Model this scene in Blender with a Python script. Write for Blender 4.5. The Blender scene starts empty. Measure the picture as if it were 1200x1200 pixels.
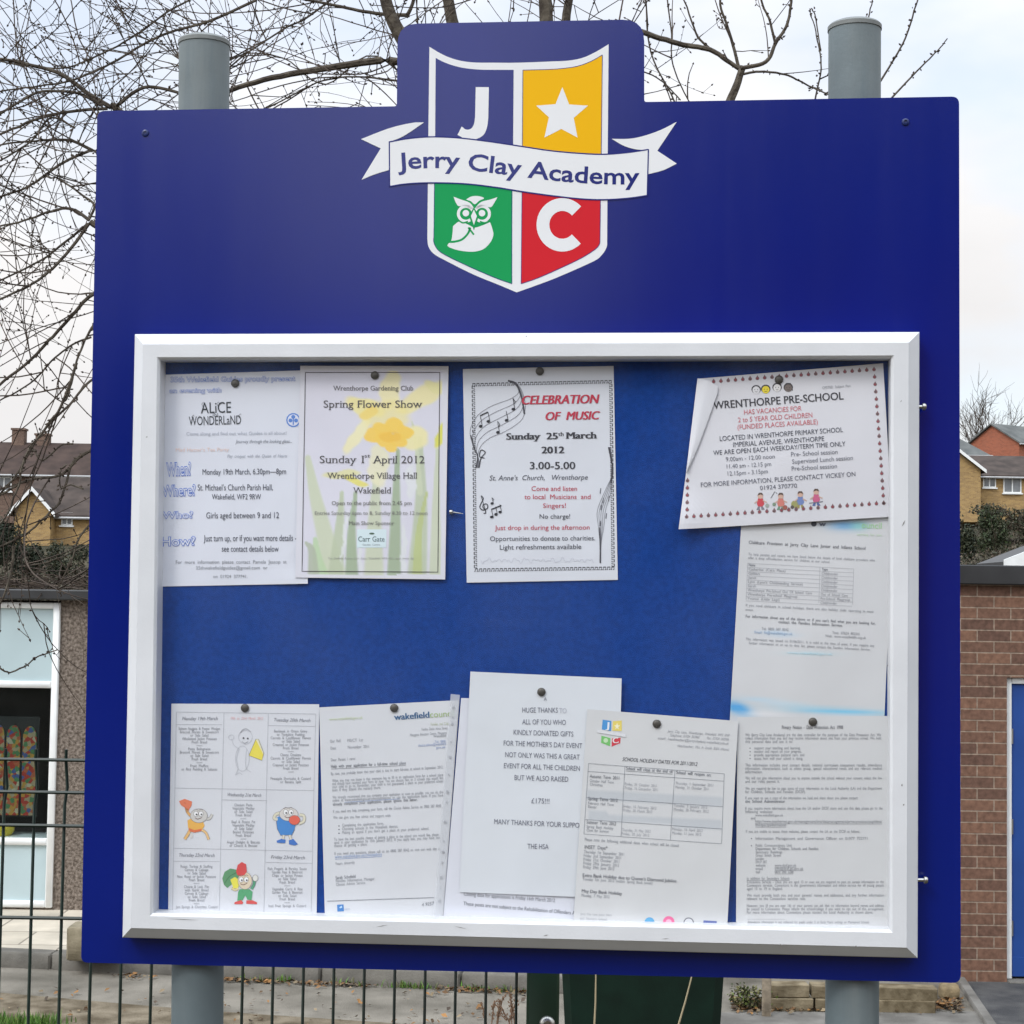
import bpy, math, random
import numpy as np
from mathutils import Matrix, Vector

random.seed(7)
rng = np.random.default_rng(11)
scene = bpy.context.scene
COL = scene.collection
RAD = math.radians

# ------------------------------------------------------------------ camera
FPX, PITCH, ROLL = 2000.0, RAD(3.0), RAD(0.85)        # focal length in pixels of the 1200 px photograph
CF = np.array([0, math.cos(PITCH), math.sin(PITCH)])
_r = np.array([1.0, 0, 0]); _u = np.cross(_r, CF)
CR = math.cos(ROLL) * _r + math.sin(ROLL) * _u
CU = -math.sin(ROLL) * _r + math.cos(ROLL) * _u
CC = np.array([0, 0, 1.6])
cam_data = bpy.data.cameras.new('camera')
cam_data.sensor_width = 36.0
cam_data.lens = 36.0 * FPX / 1200.0
cam_data.clip_start = 0.05
cam_data.clip_end = 2000.0
cam = bpy.data.objects.new('camera', cam_data)
COL.objects.link(cam)
cm = Matrix.Identity(4)
for i in range(3):
    cm[i][0], cm[i][1], cm[i][2], cm[i][3] = CR[i], CU[i], -CF[i], CC[i]
cam.matrix_world = cm
scene.camera = cam

# ------------------------------------------------------------------ sky and sun
SUN_EL, SUN_AZ = RAD(46), RAD(222)                    # azimuth clockwise from +Y: behind the viewer, to the left
world = bpy.data.worlds.new('World')
scene.world = world
world.use_nodes = True
wn, wl = world.node_tree.nodes, world.node_tree.links
wn.clear()
w_out = wn.new('ShaderNodeOutputWorld')
w_bg = wn.new('ShaderNodeBackground'); w_bg.inputs[1].default_value = 0.1
w_sky = wn.new('ShaderNodeTexSky'); w_sky.sky_type = 'NISHITA'; w_sky.sun_disc = False
w_sky.sun_elevation = SUN_EL; w_sky.sun_rotation = SUN_AZ
w_tc = wn.new('ShaderNodeTexCoord')
w_sep = wn.new('ShaderNodeSeparateXYZ'); wl.new(w_tc.outputs['Generated'], w_sep.inputs[0])
w_map = wn.new('ShaderNodeMapping'); w_map.inputs['Scale'].default_value = (1.0, 1.0, 2.2)
w_map.inputs['Location'].default_value = (0.37, 0.0, 0.12)
wl.new(w_tc.outputs['Generated'], w_map.inputs[0])
w_noise = wn.new('ShaderNodeTexNoise'); w_noise.inputs['Scale'].default_value = 3.2
w_noise.inputs['Detail'].default_value = 5.0; w_noise.inputs['Roughness'].default_value = 0.5
wl.new(w_map.outputs[0], w_noise.inputs['Vector'])
w_mask = wn.new('ShaderNodeMapRange'); w_mask.inputs[1].default_value = 0.36; w_mask.inputs[2].default_value = 0.52
w_mask.inputs[3].default_value = 0.60; w_mask.inputs[4].default_value = 1.0
wl.new(w_noise.outputs['Fac'], w_mask.inputs[0])
w_grad = wn.new('ShaderNodeMapRange'); w_grad.inputs[1].default_value = 0.0; w_grad.inputs[2].default_value = 1.0
w_grad.inputs[3].default_value = 7.1; w_grad.inputs[4].default_value = 19.0
w_pos = wn.new('ShaderNodeMath'); w_pos.operation = 'MAXIMUM'; w_pos.inputs[1].default_value = 0.0
w_pow = wn.new('ShaderNodeMath'); w_pow.operation = 'POWER'; w_pow.inputs[1].default_value = 1.3
wl.new(w_sep.outputs['Z'], w_pos.inputs[0]); wl.new(w_pos.outputs[0], w_pow.inputs[0]); wl.new(w_pow.outputs[0], w_grad.inputs[0])
w_noise2 = wn.new('ShaderNodeTexNoise'); w_noise2.inputs['Scale'].default_value = 4.5; w_noise2.inputs['Detail'].default_value = 6
wl.new(w_map.outputs[0], w_noise2.inputs['Vector'])
w_var = wn.new('ShaderNodeMapRange'); w_var.inputs[1].default_value = 0.3; w_var.inputs[2].default_value = 0.7
w_var.inputs[3].default_value = 0.93; w_var.inputs[4].default_value = 1.07
wl.new(w_noise2.outputs['Fac'], w_var.inputs[0])
w_mul = wn.new('ShaderNodeMath'); w_mul.operation = 'MULTIPLY'
wl.new(w_grad.outputs[0], w_mul.inputs[0]); wl.new(w_var.outputs[0], w_mul.inputs[1])
w_cl = wn.new('ShaderNodeVectorMath'); w_cl.operation = 'SCALE'
w_tint = wn.new('ShaderNodeMix'); w_tint.data_type = 'RGBA'
w_tint.inputs['A'].default_value = (1.0, 0.985, 0.985, 1); w_tint.inputs['B'].default_value = (0.89, 0.97, 1.07, 1)
w_tz = wn.new('ShaderNodeMapRange'); w_tz.inputs[1].default_value = 0.20; w_tz.inputs[2].default_value = 0.75
wl.new(w_sep.outputs['Z'], w_tz.inputs[0]); wl.new(w_tz.outputs[0], w_tint.inputs['Factor'])
w_dot = wn.new('ShaderNodeVectorMath'); w_dot.operation = 'DOT_PRODUCT'
w_dot.inputs[1].default_value = (math.sin(SUN_AZ) * math.cos(SUN_EL), math.cos(SUN_AZ) * math.cos(SUN_EL), math.sin(SUN_EL))
wl.new(w_tc.outputs['Generated'], w_dot.inputs[0])
w_sg = wn.new('ShaderNodeMapRange'); w_sg.inputs[1].default_value = 0.1; w_sg.inputs[2].default_value = 1.0
w_sg.inputs[3].default_value = 1.0; w_sg.inputs[4].default_value = 1.9
wl.new(w_dot.outputs['Value'], w_sg.inputs[0])
w_mul2 = wn.new('ShaderNodeMath'); w_mul2.operation = 'MULTIPLY'
wl.new(w_mul.outputs[0], w_mul2.inputs[0]); wl.new(w_sg.outputs[0], w_mul2.inputs[1])
wl.new(w_tint.outputs['Result'], w_cl.inputs[0])
wl.new(w_mul2.outputs[0], w_cl.inputs['Scale'])
w_skb = wn.new('ShaderNodeVectorMath'); w_skb.operation = 'SCALE'
w_skb.inputs['Scale'].default_value = 2.1
wl.new(w_sky.outputs[0], w_skb.inputs[0])
w_mix = wn.new('ShaderNodeMix'); w_mix.data_type = 'RGBA'
wl.new(w_mask.outputs[0], w_mix.inputs['Factor'])
wl.new(w_skb.outputs[0], w_mix.inputs['A']); wl.new(w_cl.outputs[0], w_mix.inputs['B'])
wl.new(w_mix.outputs['Result'], w_bg.inputs[0]); wl.new(w_bg.outputs[0], w_out.inputs[0])

sun_data = bpy.data.lights.new('sun', 'SUN')
sun_data.energy = 1.0; sun_data.angle = RAD(14); sun_data.color = (1.0, 0.95, 0.87)
sun = bpy.data.objects.new('sun', sun_data); COL.objects.link(sun)
sd = Vector((math.sin(SUN_AZ) * math.cos(SUN_EL), math.cos(SUN_AZ) * math.cos(SUN_EL), math.sin(SUN_EL)))
sun.rotation_euler = sd.to_track_quat('Z', 'Y').to_euler()
sun.location = sd * 30

scene.view_settings.view_transform = 'Standard'
scene.view_settings.look = 'None'
scene.view_settings.exposure = 0.16
scene.view_settings.gamma = 1.0

# ------------------------------------------------------------------ helpers
def lin(c):
    c = np.asarray(c, float) / 255.0
    return np.where(c <= 0.04045, c / 12.92, ((c + 0.055) / 1.055) ** 2.4)

def at(px, py, Y):
    """world point seen at photograph pixel (px, py) at distance Y ahead"""
    d = CF * FPX + CR * (px - 600) - CU * (py - 600)
    return CC + d * ((Y - CC[1]) / d[1])

def on_z(px, py, z):
    d = CF * FPX + CR * (px - 600) - CU * (py - 600)
    return CC + d * ((z - CC[2]) / d[2])

def tag(o, label=None, cat=None, group=None, kind=None):
    if label: o['label'] = label
    if cat: o['category'] = cat
    if group: o['group'] = group
    if kind: o['kind'] = kind
    return o

def empty(name, loc, rz=0.0):
    o = bpy.data.objects.new(name, None)
    o.empty_display_size = 0.2
    COL.objects.link(o)
    o.location = loc; o.rotation_euler = (0, 0, rz)
    return o

class MB:
    """collects shapes and links them as one mesh object"""
    def __init__(self):
        self.v, self.f, self.m, self.c, self.mi, self.col = [], [], [], [], 0, (0.8, 0.8, 0.8)
    def add(self, verts, faces, col=None):
        b = len(self.v)
        self.v.extend([tuple(p) for p in verts])
        c = self.col if col is None else col
        if isinstance(c, np.ndarray) and c.ndim == 2: self.c.extend([tuple(q) for q in c])
        else: self.c.extend([tuple(c)] * len(verts))
        for f in faces:
            self.f.append([i + b for i in f]); self.m.append(self.mi)
        return self
    def box(self, x0, x1, y0, y1, z0, z1, M=None):
        vs = [(x, y, z) for z in (z0, z1) for y in (y0, y1) for x in (x0, x1)]
        if M is not None: vs = [tuple(M @ Vector(q)) for q in vs]
        return self.add(vs, [(0, 2, 3, 1), (4, 5, 7, 6), (0, 1, 5, 4), (2, 6, 7, 3), (0, 4, 6, 2), (1, 3, 7, 5)])
    def cbox(self, x0, x1, y0, y1, z0, z1, c=0.005, M=None):
        """box with chamfered edges"""
        def ring(z, k):
            a, b, d, e = x0 + k, x1 - k, y0 + k, y1 - k
            return [(a + c, d, z), (b - c, d, z), (b, d + c, z), (b, e - c, z), (b - c, e, z), (a + c, e, z), (a, e - c, z), (a, d + c, z)]
        rings = [ring(z0, c * .7), ring(z0 + c, 0), ring(z1 - c, 0), ring(z1, c * .7)]
        vs = [q for r in rings for q in r]
        if M is not None: vs = [tuple(M @ Vector(q)) for q in vs]
        fs = [tuple(range(7, -1, -1)), tuple(range(24, 32))]
        for k in range(3):
            for i in range(8):
                j = (i + 1) % 8
                fs.append((k * 8 + i, k * 8 + j, k * 8 + 8 + j, k * 8 + 8 + i))
        return self.add(vs, fs)
    def tube(self, pts, rad, n=6, cap=True):
        pts = np.asarray(pts, float); N = len(pts)
        rad = np.broadcast_to(np.asarray(rad, float), (N,))
        d = np.gradient(pts, axis=0); d /= np.linalg.norm(d, axis=1)[:, None] + 1e-12
        up = np.array([0, 0, 1.0]) if abs(d[0][2]) < 0.9 else np.array([1.0, 0, 0])
        a = np.cross(d, up); a /= np.linalg.norm(a, axis=1)[:, None] + 1e-12
        b = np.cross(d, a)
        th = np.linspace(0, 2 * math.pi, n, endpoint=False)
        vs = (pts[:, None, :] + rad[:, None, None] * (np.cos(th)[None, :, None] * a[:, None, :] + np.sin(th)[None, :, None] * b[:, None, :])).reshape(-1, 3)
        fs = []
        for i in range(N - 1):
            for j in range(n):
                k = (j + 1) % n
                fs.append((i * n + j, i * n + k, i * n + n + k, i * n + n + j))
        if cap:
            fs.append(tuple(range(n))); fs.append(tuple(range(N * n - 1, N * n - n - 1, -1)))
        return self.add(vs, fs)
    def lathe(self, prof, n=24, M=None):
        vs, fs = [], []
        for r, z in prof:
            for j in range(n):
                t = 2 * math.pi * j / n
                vs.append((r * math.cos(t), r * math.sin(t), z))
        for i in range(len(prof) - 1):
            for j in range(n):
                k = (j + 1) % n
                fs.append((i * n + j, i * n + k, i * n + n + k, i * n + n + j))
        fs.append(tuple(range(n - 1, -1, -1))); L = (len(prof) - 1) * n
        fs.append(tuple(range(L, L + n)))
        if M is not None: vs = [tuple(M @ Vector(q)) for q in vs]
        return self.add(vs, fs)
    def prism(self, poly, y0, y1, M=None):
        """polygon in x,z extruded along y (poly counter-clockwise seen from -y)"""
        n = len(poly)
        vs = [(p[0], y0, p[1]) for p in poly] + [(p[0], y1, p[1]) for p in poly]
        if M is not None: vs = [tuple(M @ Vector(q)) for q in vs]
        fs = [tuple(range(n)), tuple(range(2 * n - 1, n - 1, -1))]
        for i in range(n):
            j = (i + 1) % n
            fs.append((j, i, n + i, n + j))
        return self.add(vs, fs)
    def build(self, name, mats, parent=None, smooth=False, color=False, loc=None):
        me = bpy.data.meshes.new(name)
        vs = self.v
        if loc is not None:
            L = np.asarray(loc, float); vs = [tuple(np.asarray(p) - L) for p in vs]
        me.from_pydata(vs, [], self.f)
        if not isinstance(mats, (list, tuple)): mats = [mats]
        for m in mats: me.materials.append(m)
        if len(mats) > 1: me.polygons.foreach_set('material_index', self.m)
        if color:
            ca = me.color_attributes.new('Col', 'FLOAT_COLOR', 'POINT')
            arr = np.ones((len(vs), 4), np.float32); arr[:, :3] = np.asarray(self.c, np.float32)
            ca.data.foreach_set('color', arr.ravel())
        if smooth is True:
            me.polygons.foreach_set('use_smooth', [True] * len(self.f))
        me.update()
        if smooth == 'auto':
            me.polygons.foreach_set('use_smooth', [True] * len(self.f))
            me.set_sharp_from_angle(angle=RAD(40))
        o = bpy.data.objects.new(name, me)
        COL.objects.link(o)
        if parent is not None: o.parent = parent
        if loc is not None: o.location = loc
        return o

def catmull(pts, k=6):
    P = np.asarray(pts, float)
    if len(P) < 3: return P
    P = np.vstack([2 * P[0] - P[1], P, 2 * P[-1] - P[-2]])
    out = []
    for i in range(1, len(P) - 2):
        p0, p1, p2, p3 = P[i - 1:i + 3]
        for t in np.linspace(0, 1, k, endpoint=False):
            out.append(0.5 * ((2 * p1) + (-p0 + p2) * t + (2 * p0 - 5 * p1 + 4 * p2 - p3) * t * t + (-p0 + 3 * p1 - 3 * p2 + p3) * t ** 3))
    out.append(P[-2])
    return np.array(out)

# ------------------------------------------------------------------ materials
def mat(name, col, rough=0.6, metal=0.0, var=0.0, scale=8.0, bump=0.0, bscale=60.0, spec=0.5, col2=None, detail=5.0, lo=0.35, hi=0.65):
    m = bpy.data.materials.new(name); m.use_nodes = True
    nt = m.node_tree; b = nt.nodes['Principled BSDF']
    b.inputs['Roughness'].default_value = rough; b.inputs['Metallic'].default_value = metal
    b.inputs['Specular IOR Level'].default_value = spec
    col = tuple(col) + (1,)
    tc = nt.nodes.new('ShaderNodeTexCoord')
    if var > 0 or col2 is not None:
        n = nt.nodes.new('ShaderNodeTexNoise'); n.inputs['Scale'].default_value = scale; n.inputs['Detail'].default_value = detail
        nt.links.new(tc.outputs['Object'], n.inputs['Vector'])
        r = nt.nodes.new('ShaderNodeValToRGB')
        r.color_ramp.elements[0].position = lo; r.color_ramp.elements[1].position = hi
        if col2 is None:
            r.color_ramp.elements[0].color = tuple(c * (1 - var) for c in col[:3]) + (1,)
            r.color_ramp.elements[1].color = tuple(min(1, c * (1 + var)) for c in col[:3]) + (1,)
        else:
            r.color_ramp.elements[0].color = col; r.color_ramp.elements[1].color = tuple(col2) + (1,)
        nt.links.new(n.outputs['Fac'], r.inputs[0]); nt.links.new(r.outputs[0], b.inputs['Base Color'])
    else:
        b.inputs['Base Color'].default_value = col
    if bump > 0:
        n2 = nt.nodes.new('ShaderNodeTexNoise'); n2.inputs['Scale'].default_value = bscale; n2.inputs['Detail'].default_value = 4
        nt.links.new(tc.outputs['Object'], n2.inputs['Vector'])
        bp = nt.nodes.new('ShaderNodeBump'); bp.inputs['Strength'].default_value = bump; bp.inputs['Distance'].default_value = 0.01
        nt.links.new(n2.outputs['Fac'], bp.inputs['Height']); nt.links.new(bp.outputs[0], b.inputs['Normal'])
    return m

def attr_mat(name, rough=0.6, spec=0.3, var=0.0, scale=5.0):
    m = bpy.data.materials.new(name); m.use_nodes = True
    nt = m.node_tree; b = nt.nodes['Principled BSDF']
    b.inputs['Roughness'].default_value = rough; b.inputs['Specular IOR Level'].default_value = spec
    a = nt.nodes.new('ShaderNodeAttribute'); a.attribute_name = 'Col'
    if var > 0:
        tc = nt.nodes.new('ShaderNodeTexCoord')
        n = nt.nodes.new('ShaderNodeTexNoise'); n.inputs['Scale'].default_value = scale; n.inputs['Detail'].default_value = 4
        nt.links.new(tc.outputs['Object'], n.inputs['Vector'])
        r = nt.nodes.new('ShaderNodeMapRange'); r.inputs[1].default_value = 0.3; r.inputs[2].default_value = 0.7
        r.inputs[3].default_value = 1 - var; r.inputs[4].default_value = 1 + var
        nt.links.new(n.outputs['Fac'], r.inputs[0])
        mx = nt.nodes.new('ShaderNodeVectorMath'); mx.operation = 'SCALE'
        nt.links.new(a.outputs['Color'], mx.inputs[0]); nt.links.new(r.outputs[0], mx.inputs['Scale'])
        nt.links.new(mx.outputs[0], b.inputs['Base Color'])
    else:
        nt.links.new(a.outputs['Color'], b.inputs['Base Color'])
    return m

def glass_mat(name, tint=(1, 1, 1), ior=1.45, dirt=0.032):
    m = bpy.data.materials.new(name); m.use_nodes = True
    nt = m.node_tree; nt.nodes.clear()
    o = nt.nodes.new('ShaderNodeOutputMaterial'); mx = nt.nodes.new('ShaderNodeMixShader')
    t = nt.nodes.new('ShaderNodeBsdfTransparent'); t.inputs[0].default_value = tuple(tint) + (1,)
    g = nt.nodes.new('ShaderNodeBsdfGlossy'); g.inputs['Roughness'].default_value = 0.02
    lw = nt.nodes.new('ShaderNodeLayerWeight'); lw.inputs['Blend'].default_value = 0.5
    pw = nt.nodes.new('ShaderNodeMath'); pw.operation = 'POWER'; pw.inputs[1].default_value = 5.0
    f0 = ((ior - 1) / (ior + 1)) ** 2
    f = nt.nodes.new('ShaderNodeMapRange'); f.inputs[3].default_value = f0; f.inputs[4].default_value = 0.8
    nt.links.new(lw.outputs['Facing'], pw.inputs[0]); nt.links.new(pw.outputs[0], f.inputs[0])
    nt.links.new(f.outputs[0], mx.inputs[0]); nt.links.new(t.outputs[0], mx.inputs[1]); nt.links.new(g.outputs[0], mx.inputs[2])
    d = nt.nodes.new('ShaderNodeBsdfDiffuse'); d.inputs[0].default_value = (.75, .78, .82, 1)
    tc = nt.nodes.new('ShaderNodeTexCoord'); mp = nt.nodes.new('ShaderNodeMapping'); mp.inputs['Scale'].default_value = (4, 4, 2.2)
    n = nt.nodes.new('ShaderNodeTexNoise'); n.inputs['Scale'].default_value = 1; n.inputs['Detail'].default_value = 7; n.inputs['Roughness'].default_value = .6
    r = nt.nodes.new('ShaderNodeMapRange'); r.inputs[1].default_value = .38; r.inputs[2].default_value = .72; r.inputs[3].default_value = .002; r.inputs[4].default_value = dirt
    m2 = nt.nodes.new('ShaderNodeMixShader')
    nt.links.new(tc.outputs['Object'], mp.inputs[0]); nt.links.new(mp.outputs[0], n.inputs['Vector']); nt.links.new(n.outputs['Fac'], r.inputs[0]); nt.links.new(r.outputs[0], m2.inputs[0])
    nt.links.new(mx.outputs[0], m2.inputs[1]); nt.links.new(d.outputs[0], m2.inputs[2]); nt.links.new(m2.outputs[0], o.inputs[0])
    return m

def brick_mat(name, c1, c2, mortar, vert='XZ', bw=0.225, bh=0.075, ms=0.010, rough=0.85):
    m = bpy.data.materials.new(name); m.use_nodes = True
    nt = m.node_tree; b = nt.nodes['Principled BSDF']; b.inputs['Roughness'].default_value = rough
    b.inputs['Specular IOR Level'].default_value = 0.2
    tc = nt.nodes.new('ShaderNodeTexCoord'); sp = nt.nodes.new('ShaderNodeSeparateXYZ'); cb = nt.nodes.new('ShaderNodeCombineXYZ')
    nt.links.new(tc.outputs['Object'], sp.inputs[0])
    ad = nt.nodes.new('ShaderNodeMath'); ad.operation = 'ADD'
    nt.links.new(sp.outputs['X'], ad.inputs[0]); nt.links.new(sp.outputs['Y'], ad.inputs[1])
    nt.links.new(ad.outputs[0], cb.inputs['X']); nt.links.new(sp.outputs['Z'], cb.inputs['Y'])
    br = nt.nodes.new('ShaderNodeTexBrick'); br.inputs['Scale'].default_value = 1.0
    br.inputs['Brick Width'].default_value = bw; br.inputs['Row Height'].default_value = bh
    br.inputs['Mortar Size'].default_value = ms / 2; br.inputs['Mortar Smooth'].default_value = 0.3; br.inputs['Bias'].default_value = -0.1
    br.inputs['Color1'].default_value = tuple(c1) + (1,); br.inputs['Color2'].default_value = tuple(c2) + (1,); br.inputs['Mortar'].default_value = tuple(mortar) + (1,)
    nt.links.new(cb.outputs[0], br.inputs['Vector'])
    n = nt.nodes.new('ShaderNodeTexNoise'); n.inputs['Scale'].default_value = 30; n.inputs['Detail'].default_value = 6
    nt.links.new(tc.outputs['Object'], n.inputs['Vector'])
    r = nt.nodes.new('ShaderNodeMapRange'); r.inputs[1].default_value = 0.3; r.inputs[2].default_value = 0.7; r.inputs[3].default_value = 0.7; r.inputs[4].default_value = 1.3
    nt.links.new(n.outputs['Fac'], r.inputs[0])
    sc = nt.nodes.new('ShaderNodeVectorMath'); sc.operation = 'SCALE'
    nt.links.new(br.outputs['Color'], sc.inputs[0]); nt.links.new(r.outputs[0], sc.inputs['Scale'])
    nt.links.new(sc.outputs[0], b.inputs['Base Color'])
    bp = nt.nodes.new('ShaderNodeBump'); bp.inputs['Strength'].default_value = 0.6; bp.inputs['Distance'].default_value = 0.006; bp.invert = True
    nt.links.new(br.outputs['Fac'], bp.inputs['Height']); nt.links.new(bp.outputs[0], b.inputs['Normal'])
    return m

M = {}
M['panel'] = mat('blue_enamel', (0.0004, 0.0090, 0.158), rough=0.30, var=0.06, scale=3.0, bump=0.012, bscale=420, spec=0.56)
def streaks(m, r0, r1, sx=14.0, sz=1.1):
    # rain streaks and dust: roughness varies in tall thin bands
    nt = m.node_tree; b = nt.nodes['Principled BSDF']
    tc = nt.nodes.new('ShaderNodeTexCoord'); mp = nt.nodes.new('ShaderNodeMapping'); mp.inputs['Scale'].default_value = (sx, sx, sz)
    n = nt.nodes.new('ShaderNodeTexNoise'); n.inputs['Scale'].default_value = 1.0; n.inputs['Detail'].default_value = 8; n.inputs['Roughness'].default_value = .65
    r = nt.nodes.new('ShaderNodeMapRange'); r.inputs[1].default_value = .35; r.inputs[2].default_value = .68; r.inputs[3].default_value = r0; r.inputs[4].default_value = r1
    nt.links.new(tc.outputs['Object'], mp.inputs[0]); nt.links.new(mp.outputs[0], n.inputs['Vector']); nt.links.new(n.outputs['Fac'], r.inputs[0]); nt.links.new(r.outputs[0], b.inputs['Roughness'])
    return n
def dust(m, col, amount, lo=.55, hi=.8):
    # thin dust and drip marks over whatever colour the surface has
    nt = m.node_tree; b = nt.nodes['Principled BSDF']; src = b.inputs['Base Color'].links[0].from_socket
    n = streaks(m, *((.155, .205) if m.name.startswith('blue') else (.42, .7)))
    r = nt.nodes.new('ShaderNodeMapRange'); r.inputs[1].default_value = lo; r.inputs[2].default_value = hi; r.inputs[3].default_value = 0; r.inputs[4].default_value = amount
    x = nt.nodes.new('ShaderNodeMix'); x.data_type = 'RGBA'; x.inputs['B'].default_value = tuple(col) + (1,)
    nt.links.new(n.outputs['Fac'], r.inputs[0]); nt.links.new(r.outputs[0], x.inputs['Factor']); nt.links.new(src, x.inputs['A']); nt.links.new(x.outputs['Result'], b.inputs['Base Color'])
dust(M['panel'], (.20, .23, .32), .012)
M['white_metal'] = mat('white_powder_coat', (0.655, 0.665, 0.685), rough=0.38, var=0.035, scale=14, bump=0.03, bscale=250)
M['felt'] = mat('blue_felt', (0.009, 0.054, 0.270), rough=0.95, var=0.10, scale=160, bump=0.5, bscale=900, spec=0.1)
M['post'] = mat('grey_post_paint', (0.125, 0.158, 0.170), rough=0.5, var=0.14, scale=9, bump=0.05, bscale=200)
dust(M['post'], (.27, .28, .26), .5, .48, .74)
M['steel'] = mat('bright_steel', (0.50, 0.49, 0.46), rough=0.33, metal=1.0)
M['pin'] = mat('dark_bronze', (0.075, 0.068, 0.058), rough=0.45, metal=0.4)
M['paper'] = attr_mat('printed_paper', rough=0.55, spec=0.25, var=0.025, scale=9)
def wrinkle(m):
    nt = m.node_tree; b = nt.nodes['Principled BSDF']; tc = nt.nodes.new('ShaderNodeTexCoord')
    n = nt.nodes.new('ShaderNodeTexNoise'); n.inputs['Scale'].default_value = 8; n.inputs['Detail'].default_value = 2.5; n.inputs['Roughness'].default_value = .42; n.inputs['Distortion'].default_value = .4
    bp = nt.nodes.new('ShaderNodeBump'); bp.inputs['Strength'].default_value = .30; bp.inputs['Distance'].default_value = .009
    nt.links.new(tc.outputs['Object'], n.inputs['Vector']); nt.links.new(n.outputs['Fac'], bp.inputs['Height']); nt.links.new(bp.outputs[0], b.inputs['Normal'])
wrinkle(M['paper'])
M['vinyl'] = attr_mat('crest_vinyl', rough=0.4, spec=0.14, var=0.015, scale=6)
M['glass'] = glass_mat('clear_glazing', (1.0, 1.0, 1.0), 1.17)
M['window_glass'] = glass_mat('window_glazing', (0.8, 0.85, 0.85), 1.36, .006)
M['bark'] = mat('tree_bark', (0.045, 0.036, 0.029), rough=0.9, col2=(0.115, 0.098, 0.076), scale=26, bump=0.6, bscale=60, spec=0.15)
M['twig'] = mat('twig_bark', (0.036, 0.027, 0.022), rough=0.85, col2=(0.095, 0.073, 0.057), scale=5, spec=0.15)
M['fence'] = mat('green_coated_wire', (0.006, 0.018, 0.012), rough=0.42, var=0.1, scale=40)
M['fencepost'] = mat('green_coated_steel', (0.010, 0.036, 0.016), rough=0.4, var=0.15, scale=12)
M['bin'] = mat('dark_green_plastic', (0.0035, 0.0150, 0.0095), spec=0.3, rough=0.5, var=0.2, scale=9, bump=0.05, bscale=150)
M['tarmac'] = mat('worn_tarmac', (0.095, 0.085, 0.068), rough=0.92, col2=(0.235, 0.212, 0.176), scale=2.4, bump=0.8, bscale=140, spec=0.2, detail=14, lo=.3, hi=.66)
M['tarmac_dark'] = mat('dark_tarmac', (0.050, 0.050, 0.052), rough=0.9, col2=(0.095, 0.093, 0.090), scale=6, bump=0.6, bscale=160, spec=0.25, detail=9)
M['footway'] = mat('grey_footway', (0.115, 0.107, 0.095), rough=0.9, col2=(0.200, 0.188, 0.168), scale=5, bump=0.4, bscale=120, spec=0.2, detail=9)
M['kerb'] = mat('kerb_stone', (0.125, 0.115, 0.098), rough=0.9, var=0.22, scale=7, bump=0.4, bscale=90)
M['soil'] = mat('hillside_soil', (0.034, 0.032, 0.019), rough=1.0, col2=(0.072, 0.060, 0.039), scale=0.35, spec=0.1, detail=9)
M['grass'] = attr_mat('grass_blades', rough=0.7, spec=0.2)
M['leaf'] = attr_mat('leaf_faces', rough=0.65, spec=0.25)
M['pebble'] = mat('pebbledash', (0.085, 0.066, 0.052), rough=0.95, col2=(0.30, 0.25, 0.21), scale=48, bump=0.9, bscale=90, spec=0.2, detail=9, lo=0.36, hi=0.70)
M['upvc'] = mat('white_window_frame', (0.74, 0.75, 0.74), rough=0.4, var=0.05, scale=8)
M['bluepanel'] = mat('pale_blue_panel', (0.44, 0.54, 0.56), rough=0.25, var=0.05, scale=2)
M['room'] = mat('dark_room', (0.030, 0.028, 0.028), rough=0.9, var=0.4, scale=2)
M['fascia'] = mat('black_fascia', (0.022, 0.022, 0.023), rough=0.5, var=0.25, scale=5)
M['brick'] = brick_mat('brown_brick', (0.188, 0.102, 0.068), (0.112, 0.064, 0.048), (0.27, 0.205, 0.155))
M['bluedoor'] = mat('blue_door_paint', (0.015, 0.060, 0.250), rough=0.4, var=0.08, scale=3)
M['sleeper'] = mat('weathered_timber', (0.105, 0.080, 0.046), rough=0.9, col2=(0.255, 0.208, 0.135), scale=9, bump=0.6, bscale=40, spec=0.15, detail=8)
M['yellowbrick'] = brick_mat('yellow_brick', (0.39, 0.255, 0.105), (0.26, 0.165, 0.075), (0.34, 0.27, 0.17))
M['redbrick'] = brick_mat('red_brick', (0.34, 0.110, 0.062), (0.25, 0.085, 0.05), (0.28, 0.18, 0.13))
M['brownbrick'] = brick_mat('dull_brick', (0.16, 0.105, 0.08), (0.11, 0.07, 0.055), (0.2, 0.16, 0.13))
M['browntile'] = mat('brown_roof_tile', (0.040, 0.031, 0.027), rough=0.85, col2=(0.072, 0.055, 0.047), scale=1.4, spec=0.2, detail=8)
M['redtile'] = mat('russet_roof_tile', (0.036, 0.024, 0.020), rough=0.85, col2=(0.064, 0.042, 0.034), scale=1.2, spec=0.2, detail=8)
M['greytile'] = mat('grey_roof_tile', (0.075, 0.080, 0.078), rough=0.8, col2=(0.12, 0.125, 0.12), scale=1.2, spec=0.25, detail=8)
M['cream'] = mat('cream_boards', (0.52, 0.47, 0.26), rough=0.6, var=0.05, scale=3)
M['pane'] = mat('house_window_pane', (0.16, 0.17, 0.18), rough=0.12, var=0.3, scale=1.5)
M['lead'] = mat('black_leading', (0.012, 0.012, 0.012), rough=0.5)
M['yellow'] = mat('yellow_plastic', (0.75, 0.55, 0.02), rough=0.35)
M['gutter'] = mat('grey_gutter', (.36, .36, .36), .5, var=.1)

# ================================================================== the setting
YARD, TERR = -0.87, -0.77

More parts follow.
